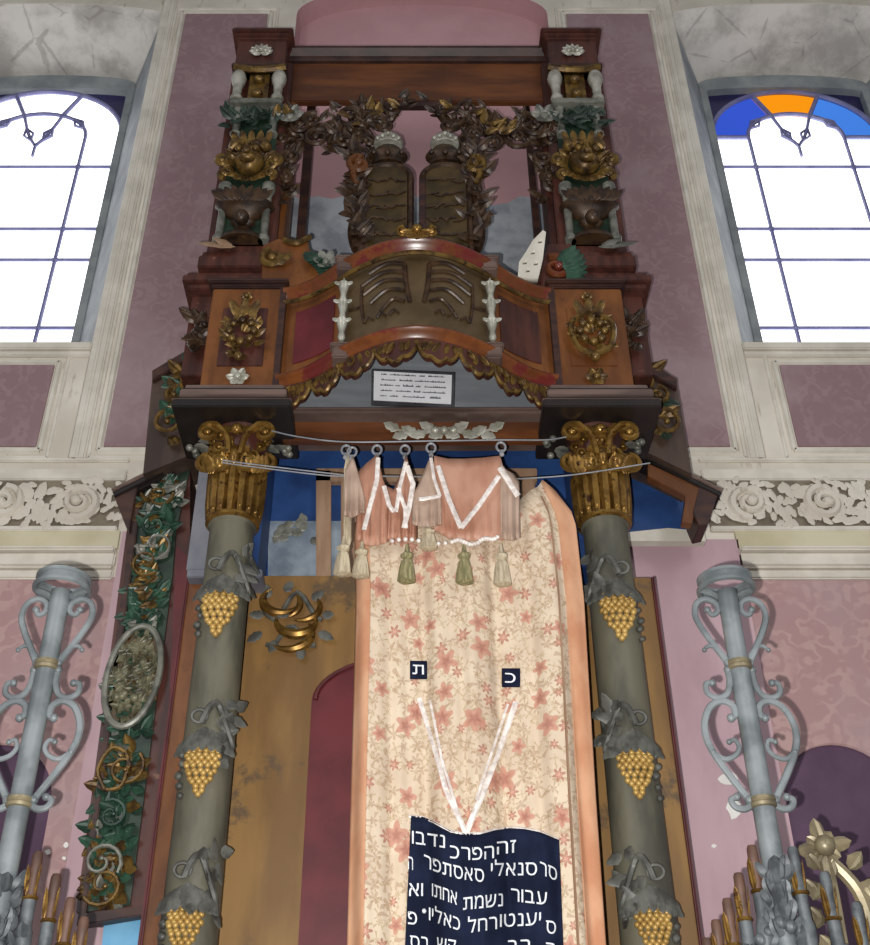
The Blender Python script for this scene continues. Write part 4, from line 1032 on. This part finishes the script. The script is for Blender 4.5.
# broken piece of pierced carving leaning on the balcony
YF = -.22
frag = G(); rows = []
out = [(518, 276), (519, 262), (527, 250), (533, 240), (543, 230), (546, 232), (543, 258), (538, 278)]
fr = tag(holed('carved_fragment', [(W(x, y, YF).x, W(x, y, YF).z) for x, y in out], [[(W(x + dx, y + dy, YF).x, W(x + dx, y + dy, YF).z) for dx, dy in ((-3.2, 2.5), (-1.4, -2), (3.2, -3), (1.4, 2))] for x, y in ((525, 262), (533, 252), (528, 270), (540, 241), (536, 263))], YF, YF + .05, 'creamlight'), 'pale pierced carved fragment leaning on the curved balcony rail beside the green leaf bracket', 'carving')
# small framed notice standing on the shelf
YN = -.09
notice = thing('framed_notice', 'small white printed notice in a grey frame on the dark shelf', 'notice', W(412, 405, YN))
c4 = [(372, 369), (454, 373), (453, 406), (371, 402)]
g = G(); g.pxp([(371.5, 368.5), (455, 372), (453.8, 407), (371, 403)], YN, .03); g.done('notice_frame', 'frame', notice, smooth=False, bev=.003)
g = G(); g.pxp([(374, 371), (452, 375), (451, 404), (373.5, 400)], YN - .003, .01); pap = g.done('paper', 'paper', notice, smooth=False)
g = G(); rr = random.Random(3)
lines = [[(115, 180), (200, 470), (500, 560), (590, 750)], [(115, 270), (300, 430), (450, 760)], [(105, 240), (255, 310), (335, 435), (465, 510), (550, 770)], [(110, 225), (260, 420), (445, 510), (530, 765)], [(105, 170), (200, 290), (330, 560), (605, 715)]]
for i, ln in enumerate(lines):
    for a, c in ln:
        x = a
        while x < c - 8:
            k = rr.choice((9, 12, 15)); y0 = 78 + i * 54 + (x - 100) * .045
            hh = rr.choice((10, 10, 22)); bold = .0022 if (a in (335, 465, 300, 500, 445, 605)) else .0014
            pts = [W(370 + (x + dx) / 10.1, 366 + (y0 + dy) / 10.1, YN - .005) for dx, dy in ((0, 10), (k * .3, -hh + 10), (k * .5, 10), (k * .85, 2))]
            g.tube(pts, bold * 1.4, 4); x += k
g.done('printed_lines', 'ink', pap)

# ================================================================ CURTAIN, VALANCE, WIRES
YC = -.30
def tab(pts): return sorted((zz(y, YC), xx(x, y, YC)) for x, y in pts)
TL = tab([(354, 500), (356, 600), (352, 750), (347, 945)]); TR = tab([(556, 482), (575, 520), (584, 600), (596, 800), (606, 945)])
def edge(T, z):
    if z < T[0][0]: return T[0][1]
    return interp(T, z)
def fold(s, z):
    dp = min(1, max(.35, (6.0 - z) / 2.2))
    return YC - .022 / (1 + math.exp(-(s - .236) / .006)) + .01 + dp * (.04 * math.cos(2 * PI * (s * 2.6 - .72)) + .016 * math.sin(2 * PI * (s * 6.3 + .1 * z)) + .007 * math.sin(2 * PI * (13 * s + .3 + .25 * z)))
def surf(s, z, lift=0.):
    a, c = edge(TL, z), edge(TR, z); return Vector((lerp(a, c, s), fold(s, z) - lift, z))
def onc(px, py, lift):
    Y = YC
    for _ in range(8):
        p = W(px, py, Y); a, c = edge(TL, p.z), edge(TR, p.z); s = (p.x - a) / (c - a); Y = fold(s, p.z) - lift
    return W(px, py, Y)
ytop = [(0, 522), (.3, 512), (.74, 507), (.80, 500), (.88, 491), (.93, 482), (.97, 492), (1, 512)]
def cloth(name, s0, s1, mat, par, ns, nz=44, lift=0., zbot=1.12, skew=None):
    g = G(); uvs = []; rows = []
    for i in range(ns + 1):
        s = lerp(s0, s1, i / ns); z1 = zz(interp(ytop, s), YC); r = []
        for j in range(nz + 1):
            z = lerp(zbot, z1, (j / nz)); r.append(surf(s, z, lift))
        rows.append(r)
    vs = g.quadgrid(rows); uvl = g.bm.loops.layers.uv.new('UVMap')
    g.bm.verts.index_update()
    idx = {v: (i, j) for i, r in enumerate(vs) for j, v in enumerate(r)}
    for f in g.bm.faces:
        for l in f.loops:
            i, j = idx[l.vert]; l[uvl].uv = (lerp(s0, s1, i / ns) * 1.25, l.vert.co.z)
    o = g.done(name, mat, par)
    m = o.modifiers.new('thickness', 'SOLIDIFY'); m.thickness = .006; m.offset = 0
    return o
CUR = thing('ark_curtain', 'long cream floral curtain with a navy lettered panel hanging before the ark door', 'curtain', (xx(470, 945, YC), YC, 1.12))
cl = cloth('cloth', .065, .925, 'floral', CUR, 90)
lab(cloth('left_border', 0, .068, 'coral', CUR, 8, lift=-.004), 'coral velvet left border'); lab(cloth('right_border', .92, 1, 'coral', CUR, 14, lift=.004), 'wide coral velvet right border')
g = G(); g.tube([surf(.885, lerp(1.12, zz(500, YC), i / 40), .006) for i in range(41)], .006, 5); g.done('seam_cord', 'palewood', CUR)
# navy panel
top = [(409, 816), (422, 817), (434, 822), (450, 831), (465, 834), (480, 833), (495, 829), (510, 827), (525, 828), (540, 831), (559, 839)]
g = G(); rows = []
for i in range(41):
    t = i / 40; r = []
    for j in range(21):
        y = lerp(interp(top, lerp(409, 559, t)), 1010, j / 20); x0 = lerp(411, 405, (y - 816) / 130); x1 = lerp(558, 563, (y - 816) / 130)
        r.append(onc(lerp(x0, x1, t), y, .011))
    rows.append(r)
g.quadgrid(rows); pn = g.done('lettered_panel', 'navy', CUR); m = pn.modifiers.new('thickness', 'SOLIDIFY'); m.thickness = .006; m.offset = -1 if False else 0
lab(pn, 'dark navy panel embroidered with white lettering')
def hebrew(word, x0, x1, yb0, yb1, h, par, name='lettering', sag=0.):
    """word in reading order; drawn right to left between two points of the baseline"""
    g = G(); cur = 0.
    def poly(pts):
        g.face([g.bm.verts.new((cur + x, y, 0)) for x, y in pts])
    for ch in word[::-1]:
        if ch == 'ת':
            poly([(.0, .58), (.0, .49), (.53, .49), (.53, .58)]); poly([(.44, .49), (.44, 0), (.54, 0), (.53, .49)]); poly([(.12, .49), (.12, .09), (.21, .06), (.21, .49)]); poly([(-.02, .09), (-.02, 0), (.14, 0), (.21, .06), (.12, .09)]); cur += .66; continue
        if ch == 'ד':
            poly([(.0, .58), (.0, .49), (.52, .49), (.52, .58)]); poly([(.33, .49), (.33, 0), (.43, 0), (.43, .49)]); cur += .62; continue
        cu = bpy.data.curves.new('t', 'FONT'); cu.body = ch; cu.resolution_u = 6
        ob = bpy.data.objects.new('t', cu); me = bpy.data.meshes.new_from_object(ob); n0 = len(g.bm.verts); g.bm.from_mesh(me)
        bpy.data.objects.remove(ob); bpy.data.curves.remove(cu); bpy.data.meshes.remove(me)
        g.bm.verts.ensure_lookup_table(); new = g.bm.verts[n0:]; x_0 = min(v.co.x for v in new); x_1 = max(v.co.x for v in new)
        for v in new: v.co.x += cur - x_0
        cur += x_1 - x_0 + .11
    bmesh.ops.triangulate(g.bm, faces=g.bm.faces[:])
    for q in [.05 * i for i in range(1, 100)]:
        if q < cur: bmesh.ops.bisect_plane(g.bm, geom=g.bm.verts[:] + g.bm.edges[:] + g.bm.faces[:], dist=1e-6, plane_co=(q, 0, 0), plane_no=(1, 0, 0))
    xs = [v.co.x for v in g.bm.verts]; a, c = min(xs), max(xs)
    for v in g.bm.verts:
        t = (v.co.x - a) / max(c - a, 1e-6); px = lerp(x0, x1, t); py = lerp(yb0, yb1, t) + sag * math.sin(PI * t) - v.co.y * h / .58
        v.co = onc(px, py, .021)
    o = g.done(name, 'white_thread', par, smooth=False); return o
for wd_, x0, x1, y0, y1, sg in (('זה', 497, 516, 854.5, 852.5, 0), ('הפרכ', 450, 494, 858, 858, 2), ('נדבו', 412, 445, 843.5, 848, 0),
        ('סר', 540, 557, 874, 881, 0), ('סנאלי', 491, 537, 876, 875, 0), ('סאסתפר', 424, 484, 867, 882, 3), ('ה', 408, 413, 869, 870, 0),
        ('עבור', 511, 547, 901, 905, 0), ('נשמת', 463, 503, 910, 906, 0), ('אחתו', 432, 457, 896, 905, 0), ('וא', 409, 423, 896, 896, 0),
        ('ס', 546, 556, 933, 934, 0), ('יענטו', 500, 541, 927, 925, 0), ('רחל', 468, 497, 933, 929, 0), ('כאליו', 429, 460, 920, 931, 0), ('פ', 408, 417, 924, 925, 0),
        ('בס', 410, 429, 948, 950, 0), ('קש', 437, 456, 950, 953, 0), ('רב', 508, 530, 953, 952, 0), ('ה', 546, 555, 955, 956, 0)):
    hebrew(wd_, x0, x1, y0, y1, 12.5, pn, sag=sg)
g = G(); g.ball(onc(424, 911, .014), .01, 6); g.done('lettering', 'white_thread', pn)
for ch, x0, x1, y0, y1, bxs in (('ת', 412.5, 424, 674, 674.5, (410, 661, 427, 679)), ('כ', 505, 515.5, 682.5, 683, (502, 668.5, 520, 687))):
    g = G(); rows = [[onc(lerp(bxs[0], bxs[2], i / 5), lerp(bxs[1], bxs[3], j / 5), .011) for j in range(6)] for i in range(6)]
    g.quadgrid(rows); pt_ = g.done('letter_patch', 'navy', CUR); mm = pt_.modifiers.new('thickness', 'SOLIDIFY'); mm.thickness = .006; mm.offset = 0
    lab(pt_, 'small navy square with one white letter'); hebrew(ch, x0, x1, y0, y1, 9.5, pt_)
# white ribbons in a V and the stitched edge over the panel
def strip(pts, wdt, mat, par, name, lift=.012):
    P = []
    for a, c in zip(pts, pts[1:]):
        for i in range(8): P.append((lerp(a[0], c[0], i / 8), lerp(a[1], c[1], i / 8)))
    P.append(pts[-1]); g = G(); g.tube([onc(x, y, lift) for x, y in P], wdt, 6, flat=.35); return g.done(name, mat, par)
strip([(419, 698), (434, 745), (446, 790), (466, 833)], .012, 'ribbon', CUR, 'ribbon'); strip([(516, 702), (500, 748), (484, 790), (466, 833)], .013, 'ribbon', CUR, 'ribbon')
strip([(430, 700), (442, 760), (458, 812)], .006, 'ribbon', CUR, 'ribbon'); strip([(508, 704), (492, 752), (476, 800)], .006, 'ribbon', CUR, 'ribbon')
strip(top, .006, 'ribbon', pn, 'panel_edge')

# valance: satin panels on rings
VAL = thing('valance', 'short salmon satin valance with silver ribbon hanging from rings above the floral curtain', 'valance', W(435, 445, -.34))
def vpanel(cols, mat, label=None):
    """cols: (px, ytop, ybottom, Y at top, Y at bottom)"""
    g = G(); P = []
    for a, c in zip(cols, cols[1:]):
        for i in range(4):
            t = i / 4; P.append([lerp(p, q, t) for p, q in zip(a, c)])
    P.append(list(cols[-1])); rows = []
    for px, y0, y1, Ya, Yb in P:
        rows.append([W(lerp(px, px - (px - 417) * -.01, j / 8), lerp(y0, y1, j / 8), lerp(Ya, Yb, j / 8) - .012 * math.sin(px * .9) * (j / 8)) for j in range(9)])
    g.quadgrid(rows); o = g.done('satin_panel', mat, VAL); m = o.modifiers.new('thickness', 'SOLIDIFY'); m.thickness = .006; m.offset = 0
    if label: lab(o, label)
    return o
vpanel([(344, 468, 560, -.38, -.36), (347, 452, 556, -.38, -.37), (352, 466, 540, -.37, -.36)], 'tassel')
vpanel([(345, 470, 516, -.40, -.40), (353, 456, 518, -.41, -.42), (360, 480, 514, -.4, -.4), (365, 500, 513, -.39, -.4)], 'satindull', 'dull pink folded satin panel at the left end')
vpanel([(357, 474, 540, -.37, -.36), (366, 464, 545, -.39, -.38), (377, 455, 546, -.41, -.39), (383, 480, 544, -.4, -.38), (388, 492, 542, -.38, -.37)], 'salmon')
vpanel([(386, 486, 540, -.36, -.37), (394, 490, 538, -.36, -.39), (402, 470, 541, -.4, -.38), (406, 455, 540, -.42, -.37), (411, 474, 542, -.4, -.37), (417, 492, 540, -.37, -.36)], 'salmon')
vpanel([(412, 496, 524, -.41, -.43), (420, 482, 527, -.41, -.44), (431, 455, 527, -.42, -.44), (437, 484, 526, -.41, -.43), (441, 500, 524, -.4, -.42)], 'satindull', 'tan overlapping satin flap')
vpanel([(434, 456, 530, -.4, -.38), (448, 459, 538, -.37, -.38), (465, 459, 541, -.36, -.4), (482, 458, 540, -.37, -.38), (500, 456, 540, -.4, -.38), (505, 474, 540, -.39, -.38)], 'salmon', 'wide salmon panel crossed by a silver ribbon V')
vpanel([(500, 462, 538, -.415, -.42), (506, 470, 540, -.42, -.43), (513, 474, 541, -.41, -.42), (519, 482, 538, -.39, -.39)], 'satindull')
def vribbon(pts, wd_):
    g = G(); g.tube([W(x, y, Y) for x, y, Y in pts], wd_ * .72, 6, flat=.4); return g.done('silver_ribbon', 'ribbon', VAL)
vribbon([(438, 466, -.42), (449, 500, -.43), (461, 528, -.44)], .018); vribbon([(461, 528, -.44), (480, 504, -.42), (499, 476, -.44)], .018)
vribbon([(500, 468, -.44), (508, 480, -.46), (518, 496, -.43)], .022); vribbon([(378, 458, -.44), (377, 480, -.44), (369, 510, -.44), (364, 530, -.43)], .016)
vribbon([(384, 486, -.44), (389, 505, -.43), (394, 512, -.43)], .016); vribbon([(406, 462, -.45), (400, 486, -.44), (396, 512, -.43)], .014)
vribbon([(407, 466, -.45), (413, 484, -.44), (409, 508, -.43), (404, 528, -.42)], .018); vribbon([(398, 488, -.44), (405, 508, -.43), (406, 528, -.42)], .014)
vribbon([(419, 499, -.46), (428, 498, -.47), (440, 496, -.45)], .016); vribbon([(431, 458, -.45), (434, 478, -.45), (440, 496, -.45)], .012)
g = G()
for a, c in (((392, 541), (452, 542)), ((452, 542), (478, 543)), ((478, 543), (500, 535))):
    for i in range(9):
        x, y = lerp(a[0], c[0], i / 9), lerp(a[1], c[1], i / 9) - 2 * math.sin(i * .7); g.ball(W(x, y, -.41), .012, 6)
g.done('silver_trimming', 'ribbon', VAL)
for px, py in ((346, 450), (352, 452), (377, 450), (405, 450), (431, 448), (501, 447)):
    g = G(); c = W(px, py, -.36); r = 5.6 * mpp(py, -.36)
    g.tube([c + Vector((math.cos(a) * r * .8, math.sin(a) * r * .35, math.sin(a) * r * 1.25)) for a in [i * 2 * PI / 18 for i in range(18)]], .0065, 6, closed=True)
    g.tube([c + Vector((0, -.01, -r * 1.2)), c + Vector((0, -.03, -r * 2.4))], .012, 6); g.done('curtain_ring', 'wire', VAL)
for px, y0, y1, m in ((344, 540, 576, 'tassel'), (362, 545, 578, 'tassel'), (407, 548, 583, 'tasselgreen'), (429, 527, 550, 'tassel'), (464, 548, 584, 'tasselgreen'), (501, 548, 586, 'tassel')):
    g = G(); YT_ = -.42; a = W(px, y0, YT_); c = W(px, y1, YT_); c.x = a.x; H = a.z - c.z
    g.lathe([(.02, 0), (.042, .01), (.034, H * .4), (.026, H * .62), (.012, H * .66), (.028, H * .72), (.03, H * .8), (.012, H * .88), (.006, H * 1.1)], (a.x, YT_, c.z), 10, 1, .8, fl=lambda k, z: 1 + .12 * (k % 2)); g.done('tassel', m, VAL)
# wires stretched between the capitals
g = G(); g.tube(smoothpath([W(272, 431, -.22), W(300, 437, -.28), W(347, 442, -.345), W(431, 441, -.345), W(501, 440, -.345), W(545, 440, -.3), W(566, 437, -.24)], 6), .0042, 6)
tag(g.done('wire', 'wire', off=W(420, 441, -.36)), 'upper grey wire carrying the curtain rings between the gilded capitals', 'wire')
g = G()
for d in (0, 2.5): g.tube(smoothpath([W(222, 460 + d, -.33), W(250, 464 + d, -.33), W(326, 473 + d, -.33), W(360, 476, -.315), W(440, 477, -.315), W(500, 479, -.315), W(534, 478, -.33), W(580, 474, -.34), W(650, 463, -.33)], 6), .0036, 6)
tag(g.done('wire', 'wire', off=W(420, 475, -.33)), 'lower doubled wire stretched across both gilded capitals and behind the valance', 'wire')

# ================================================================ TWO TALL CANDELABRA
YK = -.9
def candelabrum(px0, label, arms_px, finial=False):
    X0 = xx(px0, 590, YK); zt = zz(592, YK)
    root = thing('candelabrum', label, 'candelabrum', (X0, YK, 0))
    def P(dx, py, dY=0.): return Vector((X0 + dx * mpp(py, YK), YK + dY, zz(py, YK)))
    rs = 10.0 * mpp(650, YK)
    g = G(); g.lathe([(.24, 0), (.25, .05), (.22, .1), (.14, .16), (.1, .3), (.14, .36), (.085, .45), (rs * 1.05, 1.0), (rs * 1.04, 2.2), (rs * .98, zt - .1), (rs * 1.06, zt - .08), (rs * 1.06, zt), (rs * .5, zt + .004)], (X0, YK, 0), 20)
    sh = g.done('shaft', 'iron', root)
    # ring cup on top
    Rr = 26 * mpp(578, YK); zr = zz(590, YK); hr = .05
    g = G(); g.lathe([(Rr * 1.03, 0), (Rr * 1.0, hr * .5), (Rr * .95, hr), (Rr * .92, hr), (Rr * .97, hr * .5), (Rr * 1.0, .002)], (X0, YK, zr), 36)
    for f in [f for f in g.bm.faces]:
        if len(f.verts) > 8: g.bm.faces.remove(f)
    n = 36; g.tube([Vector((X0 + math.cos(a) * Rr * .94, YK + math.sin(a) * Rr * .94, zr + hr)) for a in [i * 2 * PI / n for i in range(n)]], .013, 6, closed=True)
    g.tube([Vector((X0 + math.cos(a) * Rr * 1.01, YK + math.sin(a) * Rr * 1.01, zr)) for a in [i * 2 * PI / n for i in range(n)]], .012, 6, closed=True)
    for q in (0, 2):
        a = q * PI / 2; d = Vector((math.cos(a), math.sin(a), 0)); o = Vector((X0, YK, 0))
        g.tube(smoothpath([o + d * rs * .7 + Vector((0, 0, zt - .03)), o + d * Rr * .6 + Vector((0, 0, zt - .005)), o + d * Rr * .98 + Vector((0, 0, zr))], 4), .013, 6)
    g.done('ring_cup', 'iron', root)
    for py in (666, 803):
        g = G(); z = zz(py, YK); g.lathe([(rs * 1.0, -.022), (rs * 1.22, -.018), (rs * 1.26, -.006), (rs * 1.14, 0), (rs * 1.26, .006), (rs * 1.22, .018), (rs * 1.0, .022)], (X0, YK, z), 20); lab(g.done('collar', 'collar', root), 'dull gold collar')
    def strap(pts, r, r1=None):
        p = smoothpath([P(*q) for q in pts], 5); n = len(p); g.tube(p, [lerp(r, r1 or r, i / (n - 1)) for i in range(n)], 8, flat=.8); g.ball(p[-1], (r1 or r) * 1.3, 6); g.ball(p[0], r * 1.2, 6)
    for q in (-1, 1):
        g = G(); k = lambda L: [(q * a, b_) for a, b_ in L]
        strap(k([(11, 663), (18, 651), (28, 634), (35, 617), (32, 604), (22, 599), (13, 603), (12, 611), (18, 615), (22, 610)]), .015, .012)
        strap(k([(10, 668), (13, 656), (20, 648), (27, 646), (32, 650)]), .011, .008); 
        g.done('upper_scroll', 'iron', root)
        g = G()
        strap(k([(12, 670), (12, 682), (17, 694), (27, 698), (36, 693), (36, 684), (30, 683)]), .015, .012)
        strap(k([(17, 718), (12, 714), (14, 705), (24, 701), (36, 707), (44, 722), (45, 738), (40, 754), (28, 776), (13, 800)]), .015, .015)
        strap(k([(41, 752), (31, 759), (20, 756), (14, 748), (17, 740), (23, 742)]), .012, .009)
        strap(k([(9, 803), (19, 809), (28, 807), (31, 800), (25, 797)]), .015, .012)
        g.done('lower_scroll', 'iron', root)
    # cast foliage on the shaft where the arms leave it
    g = G(); rr = random.Random(int(px0))
    for k in range(60):
        z = zz(rr.uniform(876, 990), YK); a = rr.uniform(0, 6.3); d = Vector((math.cos(a), math.sin(a), 0))
        g.leaf(Vector((X0, YK, z)) + d * rs * .9, d * .35 + Vector((0, 0, 1)), .07, .06, d, .12, 1, n=6, thick=.7)
    for k in range(10):
        a = rr.uniform(0, 6.3); g.ball(Vector((X0 + math.cos(a) * rs * 1.2, YK + math.sin(a) * rs * 1.2, zz(rr.uniform(880, 980), YK))), .025, 6)
    g.done('cast_foliage', 'irondark', sh)
    zj = zz(1120, YK)
    for i, (px, py) in enumerate(arms_px):
        x = xx(px, py + 20, YK); dY = (x - X0) * -.12; zt_ = zz(py, YK); L = 42 * mpp(py, YK) * 1.1; y = YK + dY; r = 5.6 * mpp(py, YK); zb_ = zt_ - L
        g = G(); g.tube(smoothpath([Vector((X0, YK, zj + .1)), Vector((lerp(X0, x, .55), lerp(YK, y, .55), zj - .12)), Vector((x, y, zj + .25)), Vector((x, y, zb_ - .3)), Vector((x, y, zb_))], 6), .024, 12)
        g.lathe([(r * .9, -.5), (r * 1.5, -.47), (r * 1.1, -.42), (r * 1.8, -.36), (r * 1.9, -.3), (r * 1.2, -.25), (r * 1.1, -.2), (r * 1.6, -.15), (r * 1.5, -.11), (r * 1.05, -.08), (r * 1.15, 0)], (x, y, zb_), 12)
        for k in range(14):
            a = rr.uniform(0, 6.3); d = Vector((math.cos(a), math.sin(a), 0)); (g.ball(Vector((x, y, zb_ - rr.uniform(.1, .5))) + d * r * 1.1, rr.uniform(.018, .03), 6) if k % 2 else g.leaf(Vector((x, y, zb_ - rr.uniform(.12, .5))) + d * r, d * .35 + Vector((0, 0, 1)), .06, .05, d, .15, 1, n=5, thick=.7))
        arm = g.done('candle_arm', 'irondark', root)
        g = G(); g.lathe([(r * .95, 0), (r * 1.0, L * .1), (r * .85, L * .5), (r * 1.0, L * .62), (r * .95, L * .92), (r * .7, L), (r * .4, L * .97)], (x, y, zb_), 12); g.done('candle_sleeve', 'irondark' if px > px0 + 60 else 'candle', arm)
        g = G(); side = 1 if px < px0 + 60 and px0 > 400 else -1
        for sd in (-1, 1):
            g.leaf((x + sd * r * .75, y - r * .55, zb_ + L * .02), (sd * .06, 0, 1), L * .7, r * (1.3 if sd < 0 else .5), (sd * .6, -1, 0), .02, 1, n=6, thick=.5)
        g.tube([(x + math.cos(a) * r * 1.1, y + math.sin(a) * r * 1.1, zb_ + L * .03) for a in [k * 2 * PI / 12 for k in range(12)]], .008, 5, closed=True)
        g.done('gilded_leaf', 'gold', arm)
    if finial:
        Yf = .12; g = G(); c = Vector((xx(823, 850, YK + Yf), YK + Yf, zz(848, YK + Yf)))
        for k in range(8):
            a = k * PI / 4 + .2; g.leaf(c, (math.cos(a), -.1, math.sin(a)), .07 if k % 2 else .11, .065, (0, -1, 0), .1, 1, n=6, thick=.6)
        g.ball(c + Vector((0, -.03, 0)), .04, 8)
        g.tube(smoothpath([c, c + Vector((.0, 0, -.25)), c + Vector((-.02, 0, -.7)), Vector((lerp(c.x, X0, .5), YK, zj - .1)), Vector((X0, YK, zj))], 5), .028, 8)
        g.tube(smoothpath([c + Vector((.02, 0, -.05)), c + Vector((.1, 0, -.16)), c + Vector((.12, 0, -.34)), c + Vector((.08, 0, -.55)), c + Vector((0, 0, -.7))], 5), .026, 8)
        for q in (-1, 1):
            for k in range(9):
                p = c + Vector((q * (.025 + .03 * math.sin(k * .5)) + (.06 if q > 0 else 0), 0, -.08 - .05 * k)); g.leaf(p, (q * .5, -.1, -.8 if k % 2 else .6), .08, .055, (0, -1, 0), .15, 2, n=6, thick=.6)
        g.done('gilded_finial', 'collar', root)
    return root
candelabrum(62, 'tall grey candelabrum with a ring cup, next to the green carved wing panel', [(36, 853), (55, 876), (70, 900), (84, 920), (4, 838)])
candelabrum(726, 'tall grey candelabrum with a ring cup and gilded star, before the smooth pink wall', [(755, 845), (742, 872), (731, 897), (720, 918), (711, 936), (795, 848), (826, 874), (857, 905)], True)

# ================================================================ LIGHT
wd = bpy.data.worlds.new('world'); SC.world = wd; wd.use_nodes = True
bg = wd.node_tree.nodes['Background']; bg.inputs[0].default_value = (.93, .95, 1.0, 1); bg.inputs[1].default_value = .22
def area(name, loc, target, sx, sy, power, col=(1, 1, 1)):
    l = bpy.data.lights.new(name, 'AREA'); l.shape = 'RECTANGLE'; l.size = sx; l.size_y = sy; l.energy = power; l.color = col
    o = bpy.data.objects.new(name, l); COL.objects.link(o); o.location = loc
    o.rotation_euler = (Vector(target) - Vector(loc)).to_track_quat('-Z', 'Y').to_euler(); return o
area('added_soft_fill', (-4.5, -8, 6.5), (0, 0, 5), 2, 4, 135, (.95, .97, 1))  # pair of added lamps behind the camera, only to give directional form
area('added_soft_fill', (4.5, -8, 6.5), (0, 0, 5), 2, 4, 135, (.95, .97, 1))
fl = bpy.data.lights.new('camera_flash', 'AREA'); fl.shape = 'DISK'; fl.size = .035; fl.energy = 290; fl.color = (1, .985, .96)
fo = bpy.data.objects.new('camera_flash', fl); COL.objects.link(fo); fo.location = CAM + Vector((-.11, .02, -.06))
fo.rotation_euler = (Vector((0, .3, 4.6)) - fo.location).to_track_quat('-Z', 'Y').to_euler()
SC.view_settings.view_transform = 'Standard'; SC.view_settings.look = 'None'; SC.view_settings.gamma = 1; SC.view_settings.exposure = 0
SC.view_settings.use_curve_mapping = False
SC.cycles.use_denoising = True
SC.cycles.max_bounces = 6
